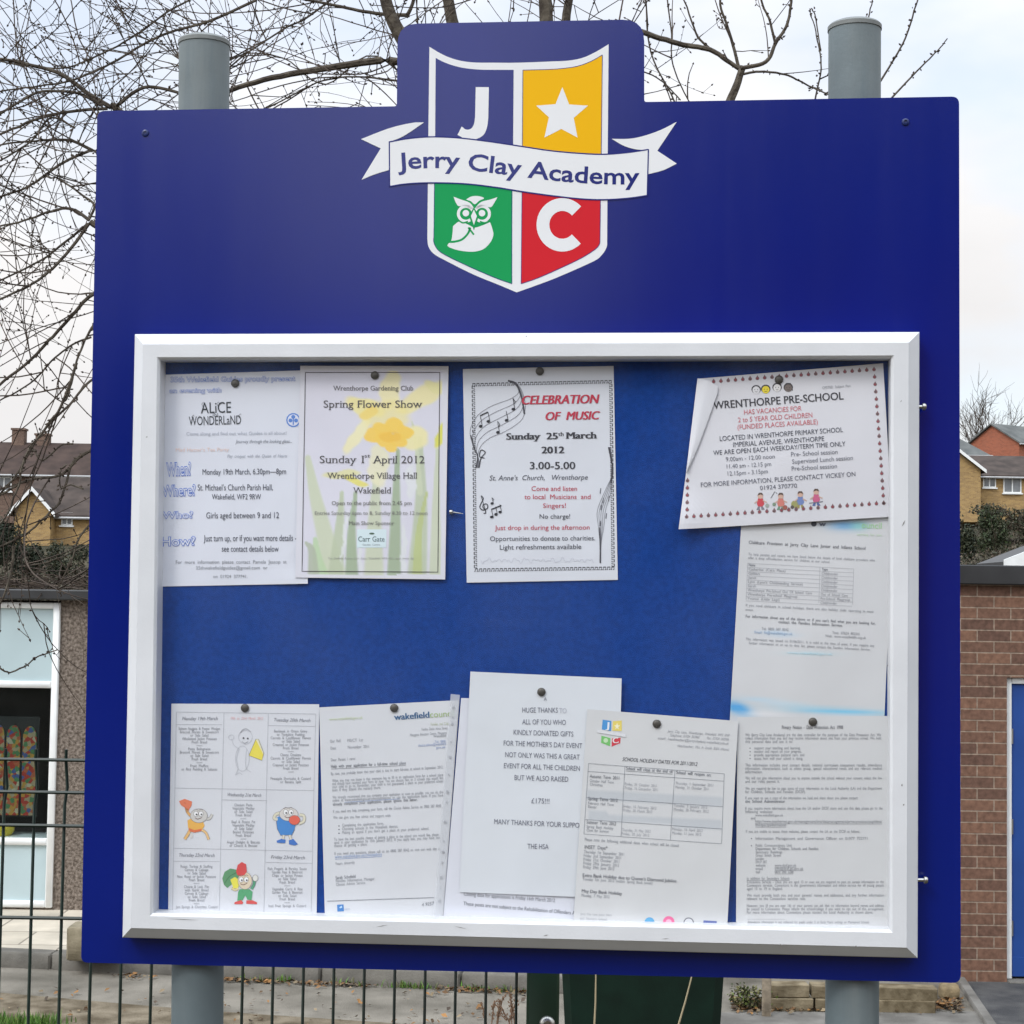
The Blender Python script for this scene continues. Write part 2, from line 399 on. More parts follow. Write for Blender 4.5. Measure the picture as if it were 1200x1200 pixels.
def ground_h(X, Y):
    def ss(a, b, t):
        t = min(1, max(0, (t - a) / (b - a))); return t * t * (3 - 2 * t)
    z = YARD * ss(3.2, 7.5, Y)
    if Y > 22: z += (min(Y, 170) - 22) * 0.078
    return z

def structure(o): return tag(o, kind='structure')

g = MB()
gx = np.concatenate([np.linspace(-260, -12, 14), np.linspace(-10, 10, 15), np.linspace(12, 260, 14)])
gy = np.concatenate([np.linspace(-120, 2, 8), np.linspace(3, 8, 12), np.linspace(9, 22, 6), np.linspace(26, 170, 25), np.linspace(200, 900, 8)])
gv = [(x, y, ground_h(x, y) - 0.02) for y in gy for x in gx]
nx = len(gx)
gf = [(j * nx + i, j * nx + i + 1, (j + 1) * nx + i + 1, (j + 1) * nx + i) for j in range(len(gy) - 1) for i in range(nx - 1)]
g.add(gv, gf)
structure(g.build('ground', M['soil'], smooth=True))

def sheet(name, poly, z, m):
    b = MB(); b.add([(p[0], p[1], z) for p in poly], [tuple(range(len(poly)))])
    return structure(b.build(name, m))

K0, K1, K2 = on_z(-160, 1126, YARD), on_z(100, 1141, YARD), on_z(640, 1164, YARD)
sheet('yard', [(-14, 7.6), (14, 7.6), (14, 14.5), (-14, 14.5)], YARD, M['tarmac'])
M['verge'] = mat('brown_verge', (0.085, 0.066, 0.042), rough=0.95, col2=(0.215, 0.178, 0.128), scale=6, bump=0.9, bscale=70, spec=0.15, detail=14)
vp = [on_z(px_, py_, YARD) for px_, py_ in ((-240, 1143), (0, 1164), (90, 1172), (180, 1180), (270, 1187), (420, 1197), (560, 1207))]
sheet('verge', [(p_[0], p_[1]) for p_ in vp] + [(vp[-1][0], 8.0), (vp[0][0], 8.0)], YARD + .004, M['verge'])
# raised paving in front of the school, with its kerb
kd = (K2 - K0) / np.linalg.norm(K2 - K0); kn = np.array([-kd[1], kd[0], 0])
b = MB()
pv = [K0 - kd * 6, K2 + kd * 0.3]
b.add([(pv[0][0], pv[0][1] + .14, TERR), (pv[1][0], pv[1][1] + .14, TERR), (pv[1][0], 13.4, TERR), (pv[0][0], 13.4, TERR)], [(0, 1, 2, 3)])
M['paving'] = brick_mat('buff_paving', (0.44, 0.39, 0.31), (0.36, 0.32, 0.26), (0.24, 0.21, 0.17))
def paving_material():
    m = bpy.data.materials.new('buff_paving_slabs'); m.use_nodes = True
    nt = m.node_tree; bs = nt.nodes['Principled BSDF']; bs.inputs['Roughness'].default_value = 0.9
    tc = nt.nodes.new('ShaderNodeTexCoord'); br = nt.nodes.new('ShaderNodeTexBrick'); br.inputs['Scale'].default_value = 1.0
    br.inputs['Brick Width'].default_value = 0.6; br.inputs['Row Height'].default_value = 0.45; br.inputs['Mortar Size'].default_value = 0.008
    br.inputs['Color1'].default_value = (0.52, 0.46, 0.37, 1); br.inputs['Color2'].default_value = (0.43, 0.38, 0.30, 1); br.inputs['Mortar'].default_value = (0.22, 0.19, 0.15, 1)
    n = nt.nodes.new('ShaderNodeTexNoise'); n.inputs['Scale'].default_value = 3; n.inputs['Detail'].default_value = 8
    r = nt.nodes.new('ShaderNodeMapRange'); r.inputs[1].default_value = .3; r.inputs[2].default_value = .7; r.inputs[3].default_value = .75; r.inputs[4].default_value = 1.2
    s = nt.nodes.new('ShaderNodeVectorMath'); s.operation = 'SCALE'
    nt.links.new(tc.outputs['Object'], br.inputs['Vector']); nt.links.new(tc.outputs['Object'], n.inputs['Vector'])
    nt.links.new(n.outputs['Fac'], r.inputs[0]); nt.links.new(br.outputs['Color'], s.inputs[0]); nt.links.new(r.outputs[0], s.inputs['Scale'])
    nt.links.new(s.outputs[0], bs.inputs['Base Color'])
    return m
structure(b.build('paving', paving_material()))
b = MB(); kl = np.linalg.norm(pv[1] - pv[0]); ang = math.atan2(kd[1], kd[0]); s = 0
KM = Matrix.Translation(Vector(pv[0])) @ Matrix.Rotation(ang, 4, 'Z')
while s < kl:
    b.cbox(s, min(kl, s + 0.905), 0, 0.14, -0.1, 0.105 + rng.uniform(-.003, .003), 0.012, KM); s += 0.915
structure(b.build('kerb', M['kerb'], smooth='auto'))

# grey footway, dark path and the edging between them at the right
E0, E1 = on_z(1118, 1140, YARD), on_z(1166, 1212, YARD)
F0 = [on_z(690, 1188, YARD), on_z(1160, 1186, YARD)]
sheet('footway', [(F0[0][0], 8.1), (E1[0] - .15, 8.1), (on_z(1150, 1186, YARD)[0], F0[1][1]), (F0[0][0], F0[0][1])], YARD + 0.004, M['footway'])
sheet('path', [(E1[0], E1[1]), (E1[0] + .3, 8.0), (9, 8.0), (9, 11.42), (E0[0], 11.42), (E0[0], E0[1])], YARD + 0.008, M['tarmac_dark'])
b = MB(); ed = E1 - E0; el = np.linalg.norm(ed)
b.cbox(-.6, el + .8, -0.03, 0.03, -0.05, 0.035, 0.006, Matrix.Translation(Vector(E0)) @ Matrix.Rotation(math.atan2(ed[1], ed[0]), 4, 'Z'))
structure(b.build('path_edging', M['footway'], smooth='auto'))

# ------------------------------------------------------------------ grass, litter, weeds
def blades(name, spots, hmin, hmax, w, cols, lean=0.5):
    b = MB()
    for p in spots:
        h = rng.uniform(hmin, hmax); a = rng.uniform(0, 6.28); l = rng.uniform(0, lean) * h
        d = np.array([math.cos(a), math.sin(a), 0]); q = np.array([-d[1], d[0], 0]) * w * rng.uniform(.6, 1.3)
        p = np.asarray(p); c = cols[rng.integers(len(cols))] * rng.uniform(.7, 1.25)
        m = p + d * l * .35 + np.array([0, 0, h * .6]); t = p + d * l + np.array([0, 0, h])
        b.add([p - q, p + q, m + q * .7, m - q * .7, t], [(0, 1, 2, 3), (3, 2, 4)], c)
    return b.build(name, M['grass'], color=True)
G1 = [np.array(c) for c in [(0.085, 0.18, 0.026), (0.06, 0.135, 0.022), (0.12, 0.19, 0.04), (0.07, 0.15, 0.03)]]
gl = on_z(-60, 1197, YARD); gr = on_z(74, 1197, YARD)
sp = [(rng.uniform(gl[0] - .4, gr[0] + rng.normal(0, .05)), rng.uniform(gl[1] - 1.3, gl[1] + rng.uniform(-.05, .06)), YARD) for _ in range(9000)]
tag(blades('grass', sp, 0.03, 0.085, 0.004, G1), kind='stuff')
wp = []
for c in (235, 290, 318, 330, 400, 420, 470, 476, 482, 500, 505, 545, 560, 585, 600):
    o = on_z(c, 1141 + (c - 100) * 23 / 540, YARD)
    for _ in range(int(rng.integers(6, 30))): wp.append((o[0] + rng.normal(0, .055), o[1] - .02 + rng.normal(0, .012), YARD + .003))
tag(blades('kerb_weeds', wp, 0.012, 0.055, 0.005, G1 + [np.array((.15, .15, .07)), np.array((.12, .1, .06))], 1.1), kind='stuff')

def litter(name, spots, size, cols):
    b = MB()
    for p in spots:
        s = size * rng.uniform(.5, 1.4); a = rng.uniform(0, 6.28)
        u = np.array([math.cos(a), math.sin(a), rng.uniform(-.3, .5)]) * s; v = np.array([-math.sin(a), math.cos(a), rng.uniform(-.3, .5)]) * s * .6
        p = np.asarray(p) + np.array([0, 0, s * .5]); c = cols[rng.integers(len(cols))] * rng.uniform(.6, 1.3)
        b.add([p - u, p - v * .9, p + u, p + v + np.array([0, 0, s * .3])], [(0, 1, 2, 3)], c)
    return b.build(name, M['leaf'], color=True)
L1 = [np.array(c) for c in [(0.16, 0.085, 0.035), (0.10, 0.06, 0.03), (0.24, 0.12, 0.04), (0.07, 0.05, 0.035), (0.2, 0.15, 0.09)]]
ls = []
for _ in range(900):
    c = rng.uniform(120, 625); o = on_z(c, 1141 + (c - 100) * 23 / 540, YARD)
    if math.sin(c * .05) + math.sin(c * .021 + 1) + rng.normal(0, .5) > 0.0: ls.append((o[0], o[1] - abs(rng.normal(0, .05)) - .005, YARD + .004))
for _ in range(1500):
    o = on_z(rng.uniform(858, 1128), 1180 + rng.normal(0, 3.5), YARD); ls.append((o[0], o[1], YARD + .006))
for _ in range(240):
    o = on_z(rng.uniform(0, 620), rng.uniform(1160, 1230), YARD); ls.append((o[0], o[1], YARD + .006))
tag(litter('leaf_litter', ls, 0.018, L1), kind='stuff')

# ------------------------------------------------------------------ foliage and shrubs
def leaf_cloud(centres, n, size, cols):
    """many small leaf faces spread through lobes (cx,cy,cz,rx,ry,rz)"""
    b = MB()
    for i in range(n):
        c = centres[rng.integers(len(centres))]
        d = rng.normal(size=3); d /= np.linalg.norm(d)
        r = rng.uniform(.35, 1.0) ** .6 * (1 + rng.normal(0, .13))
        p = np.array(c[:3]) + d * r * np.array(c[3:])
        u = rng.normal(size=3); u /= np.linalg.norm(u); v = np.cross(u, rng.normal(size=3)); v /= np.linalg.norm(v)
        s = size * rng.uniform(.5, 1.5)
        k = cols[rng.integers(len(cols))] * rng.uniform(.65, 1.35)
        b.add([p - u * s, p - v * s * .5, p + u * s, p + v * s * .5], [(0, 1, 2, 3)], k)
    return b

def twig_fan(base, h, spread, n, r, depth=2):
    b = MB()
    def grow(p, d, L, rr, k):
        pts = [p]
        for i in range(5):
            d = d + rng.normal(0, .16, 3) + np.array([0, 0, .06]); d /= np.linalg.norm(d)
            p = p + d * L / 5; pts.append(p)
        b.tube(pts, np.linspace(rr, rr * .45, 6), 4, cap=False)
        if k > 0:
            for q in range(5):
                i = rng.integers(2, 6); dd = d + rng.normal(0, .5, 3); dd[2] = abs(dd[2]) * .7 + .3; dd /= np.linalg.norm(dd)
                grow(np.array(pts[i]), dd, L * rng.uniform(.4, .65), rr * .55, k - 1)
    for i in range(n):
        d = np.array([rng.normal(0, spread), rng.normal(0, spread), 1.0]); d /= np.linalg.norm(d)
        grow(np.asarray(base, float) + np.array([rng.normal(0, spread * h * .12), rng.normal(0, spread * h * .12), 0]), d, h * rng.uniform(.6, .8), r, depth)
    return b

def shrub(name, label, cat, px, py, Y, wpx, hpx, cols, n=1500, leaf=None, group=None, stems=True):
    s = Y / FPX; base = at(px, py, Y); w, h = wpx * s / 2, hpx * s
    root = empty(name, base); tag(root, label, cat, group)
    cs = []
    for i in range(9):
        cs.append((rng.uniform(-.6, .6) * w, rng.uniform(-.4, .4) * w, h * rng.uniform(.15, .75), w * rng.uniform(.28, .5), w * rng.uniform(.28, .45), h * rng.uniform(.18, .34)))
    leaf_cloud(cs, int(n * 1.7), leaf or 1.7 * s, cols).build('foliage', M['leaf'], root, color=True)
    if stems: twig_fan((0, 0, -0.1 * h), h * 1.0, .45, 7, max(.010, .42 * s), 1).build('stem', M['twig'], root)
    return root

# ------------------------------------------------------------------ houses on the hillside
def window(root, mat_f, x, z, w, h, y, t=.07, bars=1, depth=.06):
    b = MB()
    b.box(x - w / 2, x + w / 2, y - depth, y, z, z + t); b.box(x - w / 2, x + w / 2, y - depth, y, z + h - t, z + h)
    for k in range(bars + 2):
        cx = x - w / 2 + t / 2 + (w - t) * k / (bars + 1)
        b.box(cx - t / 2, cx + t / 2, y - depth, y, z + t, z + h - t)
    f = b.build('window', mat_f, root)
    p = MB(); p.box(x - w / 2 + .01, x + w / 2 - .01, y - depth * .4, y - .004, z + .01, z + h - .01); p.build('pane', M['pane'], f)
    s_ = MB(); s_.box(x - w / 2 - .08, x + w / 2 + .08, y - depth - .07, y - .001, z - .08, z - .003); s_.build('sill', mat_f, f)

def house(name, label, front, yaw, L, D, Hw, Hr, mw, mr, wins=(), chim=(), hip=0.0, oh=0.3, gableboards=False, cat='house', wing=None):
    """front = world point at the middle of the front wall's foot; ridge runs along local x"""
    WB = 1.1
    root = empty(name, front, yaw); tag(root, label, cat)
    w = MB()
    if hip > 0:
        w.box(-L / 2, L / 2, 0, D, -WB, Hw)
    else:
        poly = [(0, -WB), (D, -WB), (D, Hw), (D / 2, Hw + Hr), (0, Hw)]
        vs = [(-L / 2, p[0], p[1]) for p in poly] + [(L / 2, p[0], p[1]) for p in poly]
        w.add(vs, [(4, 3, 2, 1, 0), (5, 6, 7, 8, 9), (0, 5, 9, 4), (1, 2, 7, 6), (0, 1, 6, 5)])
    w.build('wall', mw, root)
    r = MB(); t = .12; sl = Hr / (D / 2)
    zo = Hw - oh * sl
    if hip > 0:
        vs = [(-L / 2 - oh, -oh, zo), (L / 2 + oh, -oh, zo), (L / 2 + oh, D + oh, zo), (-L / 2 - oh, D + oh, zo), (-L / 2 + hip, D / 2, Hw + Hr), (L / 2 - hip, D / 2, Hw + Hr)]
        r.add(vs, [(0, 1, 5, 4), (1, 2, 5), (2, 3, 4, 5), (3, 0, 4), (3, 2, 1, 0)])
    else:
        for sgn in (0, 1):
            y0, ym = (-oh, D / 2) if sgn == 0 else (D + oh, D / 2)
            a = [(-L / 2 - oh, y0, zo + .02), (L / 2 + oh, y0, zo + .02), (L / 2 + oh, ym, Hw + Hr + .02), (-L / 2 - oh, ym, Hw + Hr + .02)]
            vs = a + [(p[0], p[1], p[2] + t) for p in a]
            r.add(vs, [(0, 3, 2, 1), (4, 5, 6, 7), (0, 1, 5, 4), (1, 2, 6, 5), (2, 3, 7, 6), (3, 0, 4, 7)])
    rf = r.build('roof', mr, root)
    gt = MB(); gt.tube([(-L / 2 - oh, -oh - .05, zo), (L / 2 + oh, -oh - .05, zo)], .07, 6); gt.build('gutter', M['gutter'], root)
    for (x, h, cw) in chim:
        c = MB(); c.cbox(x - cw / 2, x + cw / 2, D / 2 - .35, D / 2 + .35, Hw + Hr - .6, Hw + Hr + h, .02)
        c.box(x - cw / 2 - .06, x + cw / 2 + .06, D / 2 - .41, D / 2 + .41, Hw + Hr + h + .002, Hw + Hr + h + .12)
        ch = c.build('chimney', M['brownbrick'], rf)
    for (x, z, ww, hh, bars) in wins: window(root, M['upvc'], x, z, ww, hh, -.002, bars=bars)
    if wing:
        x0, x1, zf, za, pr = wing          # gabled wing standing proud of the front
        xm = (x0 + x1) / 2
        b = MB(); b.prism([(x0, -WB), (x1, -WB), (x1, zf), (xm, za), (x0, zf)], -pr, -.001); b.build('gable_wall', mw, root)
        b = MB(); e = .28; k = (za - zf) / (xm - x0)
        b.prism([(x0 - e, zf - e * k + .02), (xm, za + .02), (x1 + e, zf - e * k + .02), (x1 + e, zf - e * k + .16), (xm, za + .16), (x0 - e, zf - e * k + .16)][::1], -pr - .25, D * .3)
        b.build('gable_roof', mr, root)
        b = MB(); b.prism([(x0 - e, zf - e * k - .02), (xm, za - .02), (x1 + e, zf - e * k - .02), (x1 + e, zf - e * k + .19), (xm, za + .19), (x0 - e, zf - e * k + .19)], -pr - .31, -pr - .251)
        b.build('bargeboard', M['upvc'], root)
    return root

def zpx(px, py, Y): return at(px, py, Y)[2]
# left: a long brown-roofed terrace and the yellow gabled house in front of it
Y = 100.0; s = Y / FPX
p = at(-30, 590, Y)
house('terraced_house', 'long dull brick terrace with a russet tiled roof and two chimneys', (p[0], Y, p[2]), 0.03, 15.0, 7.0, zpx(30, 554, Y) - p[2], 2.1,
      M['brownbrick'], M['redtile'], wins=[((4 + 30) * s, .75, .9, .85, 1), ((-60 + 30) * s, .75, 1.1, .9, 1)], chim=[((2 + 30) * s, .72, .75), ((31 + 30) * s, .42, .8)], hip=1.2)
Y = 86.0; s = Y / FPX
p = at(100, 650, Y)
house('gabled_house', 'yellow brick house with a white edged gable and dark brown roof at the left', (p[0], Y, p[2]), -0.02, 6.4, 6.0, zpx(90, 603, Y) - p[2], 1.95,
      M['yellowbrick'], M['browntile'], wins=[((77.5 - 100) * s, (650 - 616) * s, .58, .66, 1), ((150 - 100) * s, (650 - 618) * s, .9, .75, 1)],
      wing=((22 - 100) * s, (64 - 100) * s, (650 - 600) * s, (650 - 577) * s, .9))
# right: bungalow, red brick house, grey hipped roof
Y = 105.0; s = Y / FPX
p = at(1200, 593, Y)
house('bungalow', 'low yellow brick bungalow with a brown roof and white windows at the right', (p[0], Y, p[2]), 0.02, 11.5, 7.0, (593 - 558.0) * s, 1.42,
      M['yellowbrick'], M['browntile'], wins=[((1159 - 1200) * s, (593 - 572.0) * s, .80, .66, 1), ((1186 - 1200) * s, (593 - 578.0) * s, 1.12, 1.0, 1), ((1250 - 1200) * s, (593 - 578.0) * s, 1.2, 1.0, 1)],
      wing=((1068 - 1200) * s, (1142 - 1200) * s, (593 - 553) * s, (593 - 525) * s, 1.2))
b = MB(); q0 = at(1144, 556, 104.6); q1 = at(1144, 590, 104.6); b.tube([q0, q1], .05, 6)
Y = 126.0; s = Y / FPX
p = at(1163, 545, Y); a_ = RAD(33); Lh, Dh = 9.0, 5.0
fc = np.array([p[0], Y, p[2]]) + np.array([math.cos(a_), math.sin(a_), 0]) * Lh / 2 - np.array([-math.sin(a_), math.cos(a_), 0]) * Dh / 2
house('brick_house', 'red brick house with a plain gable end and grey roof above the bungalow', tuple(fc), a_, Lh, Dh, (545 - 521) * s, 1.45,
      M['redbrick'], M['greytile'], wins=[(1.1 - 1.2, (545 - 538) * s, 1.1, .95, 1), (2.6, (545 - 538) * s, 1.1, .95, 1)], oh=.22)
Y = 118.0; s = Y / FPX
p = at(1096, 552, Y)
house('hipped_house', 'grey roofed house with a hipped roof end just right of the sign', (p[0], Y, p[2]), 0.0, 7.2, 6.0, (552 - 531) * s, 1.75,
      M['brownbrick'], M['greytile'], wins=[(2.4, .2, .9, .8, 1)], hip=1.9)
# shed with a cream gable just beyond the brick building
p = at(1207, 690, 26.0); s = 26 / FPX
house('garden_shed', 'small cream boarded shed with a dark felt roof beyond the brick building', (p[0], 26, p[2]), 0, 3.0, 2.4, 12 * s, .08, M['cream'], M['fascia'], oh=.05,
      wing=(-26 * s, 44 * s, (690 - 664) * s, (690 - 650) * s, .5), cat='shed')

DK = [np.array(c) for c in [(0.020, 0.029, 0.016), (0.013, 0.020, 0.011), (0.032, 0.038, 0.022)]]
BR = [np.array(c) for c in [(0.062, 0.047, 0.031), (0.042, 0.034, 0.024), (0.085, 0.066, 0.045), (0.036, 0.038, 0.022)]]
OL = [np.array(c) for c in [(0.042, 0.048, 0.024), (0.058, 0.058, 0.032), (0.030, 0.034, 0.018)]]
LG = [np.array(c) for c in [(0.050, 0.072, 0.030), (0.036, 0.054, 0.024), (0.028, 0.036, 0.019)]]
shrub('conifer_hedge', 'tall dark evergreen hedge at the far left below the terrace', 'hedge', 2, 690, 50, 62, 90, DK, 2600)
shrub('evergreen_shrub', 'dark round evergreen shrub in front of the yellow gable', 'shrub', 34, 688, 52, 50, 56, DK, 2200)
shrub('evergreen_shrub', 'olive dark shrub below the white house window', 'shrub', 76, 690, 54, 56, 58, [*OL, *DK], 2200)
shrub('brown_shrub', 'brown leafless bush nearest the sign on the left side', 'shrub', 108, 696, 46, 60, 44, BR, 1600)
shrub('brown_shrub', 'brown scrub under the dark evergreens at the left', 'shrub', 40, 712, 40, 110, 42, BR, 2200)
shrub('bank_shrub', 'dark green bush on the bank just right of the sign', 'shrub', 1130, 664, 60, 44, 66, [*DK, *OL], 2000)
shrub('bank_shrub', 'mid green leafy bush in the middle of the right bank', 'shrub', 1163, 662, 58, 50, 72, [*LG, *OL], 2300)
shrub('bank_shrub', 'brown twiggy bush at the right edge under the bungalow', 'shrub', 1202, 664, 62, 60, 76, [*BR, *OL], 2300)
shrub('bank_shrub', 'low brown scrub along the foot of the right bank', 'shrub', 1165, 692, 52, 130, 62, BR, 2600)
shrub('bank_shrub', 'brown hedge directly below the bungalow wall', 'shrub', 1176, 622, 95, 100, 34, [*BR, *OL], 2000)

# bare tree far away on the right
root = empty('distant_tree', at(1150, 560, 135)); tag(root, 'small leafless tree far off against the sky above the grey hipped roof', 'tree')
twig_fan((0, 0, 0), 6.0, .30, 16, .050, 2).build('crown', M['twig'], root)
b = MB(); b.tube([(0, 0, -3), (0, 0, .6)], [.3, .22], 8); b.build('trunk', M['bark'], root)

# ------------------------------------------------------------------ the school on the left
SY = 13.0
def X_(px, py=880): return at(px, py, SY)[0]
def Z_(py, px=40): return at(px, py, SY)[2]
xw = X_(66.5, 890)
school = empty('school_building', (xw, SY, TERR)); tag(school, 'single storey flat roofed school with brown pebbledash and a large white framed window', 'building')
zt = Z_(706) - TERR; zb = Z_(1063) - TERR; xl = -4.6
b = MB()
b.box(0, 4.3, 0, .3, -.2, zt + .02)                                    # pebbledash pier
b.box(xl - 3, xl, 0, .3, -.2, zt + .02)
b.box(xl, 0, .003, .3, -.2, zb - .002)                                   # plinth under the window
b.build('wall', M['pebble'], school)
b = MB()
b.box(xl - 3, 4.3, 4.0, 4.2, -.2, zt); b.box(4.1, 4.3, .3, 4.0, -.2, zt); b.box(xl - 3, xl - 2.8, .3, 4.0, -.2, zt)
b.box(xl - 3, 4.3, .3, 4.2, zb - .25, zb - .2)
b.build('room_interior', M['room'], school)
b = MB(); b.cbox(xl - 3.2, 4.5, -.10, 4.3, zt + .022, zt + .10, .01); roof = b.build('roof', M['fascia'], school)
# window: frame, pale panels above and below, glazing between
def fr(b, x0, x1, z0, z1, y0=-.03, y1=.06): b.cbox(x0, x1, y0, y1, z0, z1, .006)
zz = [Z_(v) - TERR for v in (1063, 1055, 990, 982, 806, 798, 713, 706)]
b = MB(); fr(b, -.052, 0, zz[0], zz[7])
fr(b, -1.30, -1.25, zz[0], zz[7]); fr(b, -2.55, -2.50, zz[0], zz[7]); fr(b, -3.80, -3.75, zz[0], zz[7]); fr(b, xl, xl + .05, zz[0], zz[7])
bays = [(-1.25, -.052), (-2.50, -1.30), (-3.75, -2.55), (xl + .05, -3.80)]
for (a0, a1) in bays:
    for k in (0, 2, 4, 6): fr(b, a0 + .001, a1 - .001, zz[k], zz[k + 1], -.027, .055)
wf = b.build('window', M['upvc'], school, smooth='auto')
for (a0, a1) in bays:
    b = MB(); b.box(a0 - .01, a1 + .01, .0, .03, zz[5] - .01, zz[6] + .01); b.build('spandrel_panel', M['bluepanel'], wf)
    b = MB(); b.box(a0 - .01, a1 + .01, .0, .03, zz[1] - .01, zz[2] + .01); b.build('spandrel_panel', M['bluepanel'], wf)
    b = MB(); b.box(a0 - .01, a1 + .01, .012, .018, zz[3] - .01, zz[4] + .01); b.build('pane', M['window_glass'], wf)
# twigs and leaf litter lying on the flat roof edge
b = MB()
for i in range(420):
    p0 = np.array([rng.uniform(-1.2, 1.6), rng.uniform(-.05, .5), zt + .105 + abs(rng.normal(0, .045))])
    d = np.array([rng.normal(0, 1), rng.normal(0, .5), rng.normal(0, .25)]); d *= rng.uniform(.08, .3) / np.linalg.norm(d)
    b.tube([p0, p0 + d * .5 + rng.normal(0, .01, 3), p0 + d], .005, 3, cap=False)
o = b.build('roof_debris', M['twig']); o.location = school.location; tag(o, kind='stuff')
# stained glass panel standing inside the window, yellow bowl on the sill
def stained():
    m = bpy.data.materials.new('stained_glass'); m.use_nodes = True; nt = m.node_tree; bs = nt.nodes['Principled BSDF']
    tc = nt.nodes.new('ShaderNodeTexCoord'); v = nt.nodes.new('ShaderNodeTexVoronoi'); v.inputs['Scale'].default_value = 34
    nt.links.new(tc.outputs['Object'], v.inputs['Vector'])
    sp_ = nt.nodes.new('ShaderNodeSeparateColor'); nt.links.new(v.outputs['Color'], sp_.inputs[0])
    r = nt.nodes.new('ShaderNodeValToRGB'); r.color_ramp.interpolation = 'CONSTANT'
    cs = [(0, (0.375, 0.038, 0.022)), (.2, (0.435, 0.225, 0.045)), (.38, (0.075, 0.18, 0.075)), (.55, (0.345, 0.27, 0.165)), (.7, (0.06, 0.09, 0.24)), (.82, (0.39, 0.098, 0.045)), (.92, (0.42, 0.375, 0.255))]
    r.color_ramp.elements[0].color = cs[0][1] + (1,); r.color_ramp.elements[1].position = cs[1][0]; r.color_ramp.elements[1].color = cs[1][1] + (1,)
    for p_, c_ in cs[2:]:
        e = r.color_ramp.elements.new(p_); e.color = c_ + (1,)
    nt.links.new(sp_.outputs[0], r.inputs[0]); nt.links.new(r.outputs[0], bs.inputs['Base Color']); bs.inputs['Roughness'].default_value = .3
    return m
SG = stained()
sy = SY + .14; sgp = at(12, 957, sy); k = sy / FPX
sg = empty('stained_glass_panel', sgp); tag(sg, 'colourful stained glass panel of arched lights inside the school window', 'stained glass')
def arch(x0, x1, z0, z1, n=8):
    w = x1 - x0; zs = z1 - w * .8
    pts = [(x0, z0), (x1, z0), (x1, zs)]
    for i in range(1, n): t = i / n; pts.append((x1 - w / 2 * t ** 1.6, zs + (z1 - zs) * math.sin(t * math.pi / 2)))
    pts.append(((x0 + x1) / 2, z1))
    for i in range(n - 1, 0, -1): t = i / n; pts.append((x0 + w / 2 * t ** 1.6, zs + (z1 - zs) * math.sin(t * math.pi / 2)))
    pts.append((x0, zs)); return pts
b = MB(); b.box(-46 * k, 31 * k, 0, .02, 0, 116 * k); b.build('backing', M['lead'], sg)
for (a0, a1, top) in ((-40, -26, 100), (-23, -9, 106), (-6.5, 9.5, 106), (12.5, 28.5, 105)):
    b = MB(); b.prism(arch(a0 * k, a1 * k, 2 * k, top * k), -.012, -.001); b.build('lancet_light', SG, sg)
bw = at(3, 981.5, SY + .12)
b = MB(); b.lathe([(.03, 0), (.06, .012), (.085, .05), (.09, .085), (.08, .085), (.05, .02)], 20); o = b.build('bowl', M['yellow'], smooth='auto'); o.location = bw
tag(o, 'yellow plastic bowl on the school window sill', 'bowl')
b = MB(); b.cbox(xl, -.05, .03, .32, zz[3] - .03, zz[3] + .001, .004); b.build('sill', M['upvc'], wf)

# concrete block by the kerb
p = on_z(77, 1126, TERR); w_ = 60 * p[1] / FPX
b = MB(); b.cbox(0, w_, 0, .22, 0, .215, .012); o = b.build('concrete_block', mat('mossy_concrete', (.16, .135, .085), .95, col2=(.26, .22, .15), scale=9, bump=.5), smooth='auto'); o.location = p
tag(o, 'low mossy concrete block on the paving at the left edge of the sign', 'block')

# ------------------------------------------------------------------ brick building on the right
BY = 11.43
bx0 = at(1046, 900, BY)[0]
annex = empty('brick_building', (bx0, BY, YARD)); tag(annex, 'flat roofed brown brick building with a black fascia and blue door', 'building')
dx0 = at(1180, 960, BY)[0] - bx0; dx1 = dx0 + 1.02; dz = at(1180, 794, BY)[2] - YARD
zf0 = at(1160, 685, BY)[2] - YARD; zf1 = at(1160, 662.5, BY)[2] - YARD
b = MB(); b.box(0, dx0, 0, .25, -.2, zf0 + .01); b.box(dx0, dx1, 0, .25, dz, zf0 + .01); b.box(dx1, 7, 0, .25, -.2, zf0 + .01)
b.box(0, .25, .25, 6, -.2, zf0 + .01); b.box(6.75, 7, .25, 6, -.2, zf0 + .01); b.box(0, 7, 6, 6.25, -.2, zf0 + .01)
b.build('wall', M['brick'], annex)
b = MB(); b.cbox(-.08, 7.1, -.06, -.005, zf0 - .0, zf1, .006); b.build('fascia', M['fascia'], annex)
b = MB(); b.box(0, 7, 0, 6.3, zf0 + .012, zf1 - .03); b.build('roof', M['fascia'], annex)
d = MB(); fw = .042
d.cbox(dx0 + .002, dx0 + fw, .03, .12, 0.02, dz - .002, .004); d.cbox(dx1 - fw, dx1 - .002, .03, .12, 0.02, dz - .002, .004); d.cbox(dx0 + fw + .001, dx1 - fw - .001, .03, .12, dz - fw, dz - .002, .004)
fo = d.build('door_frame', M['upvc'], annex)
d = MB(); d.cbox(dx0 + fw + .004, dx1 - fw - .004, .05, .09, .03, dz - fw - .004, .004)
d.box(dx0 + fw + .005, dx1 - fw - .005, .042, .049, .035, .16)
dl = d.build('door', M['bluedoor'], annex)
for z_ in (.35, 1.02, 1.62):
    d = MB(); d.tube([(dx0 + fw + .003, .040, z_ - .05), (dx0 + fw + .003, .040, z_ + .05)], .009, 8); d.build('hinge', M['steel'], dl)
d = MB(); d.tube([(dx1 - .14, .02, 1.0), (dx1 - .26, .02, 1.0)], .01, 8); d.tube([(dx1 - .14, .02, 1.0), (dx1 - .14, .05, 1.0)], .01, 8); d.build('handle', M['steel'], dl)
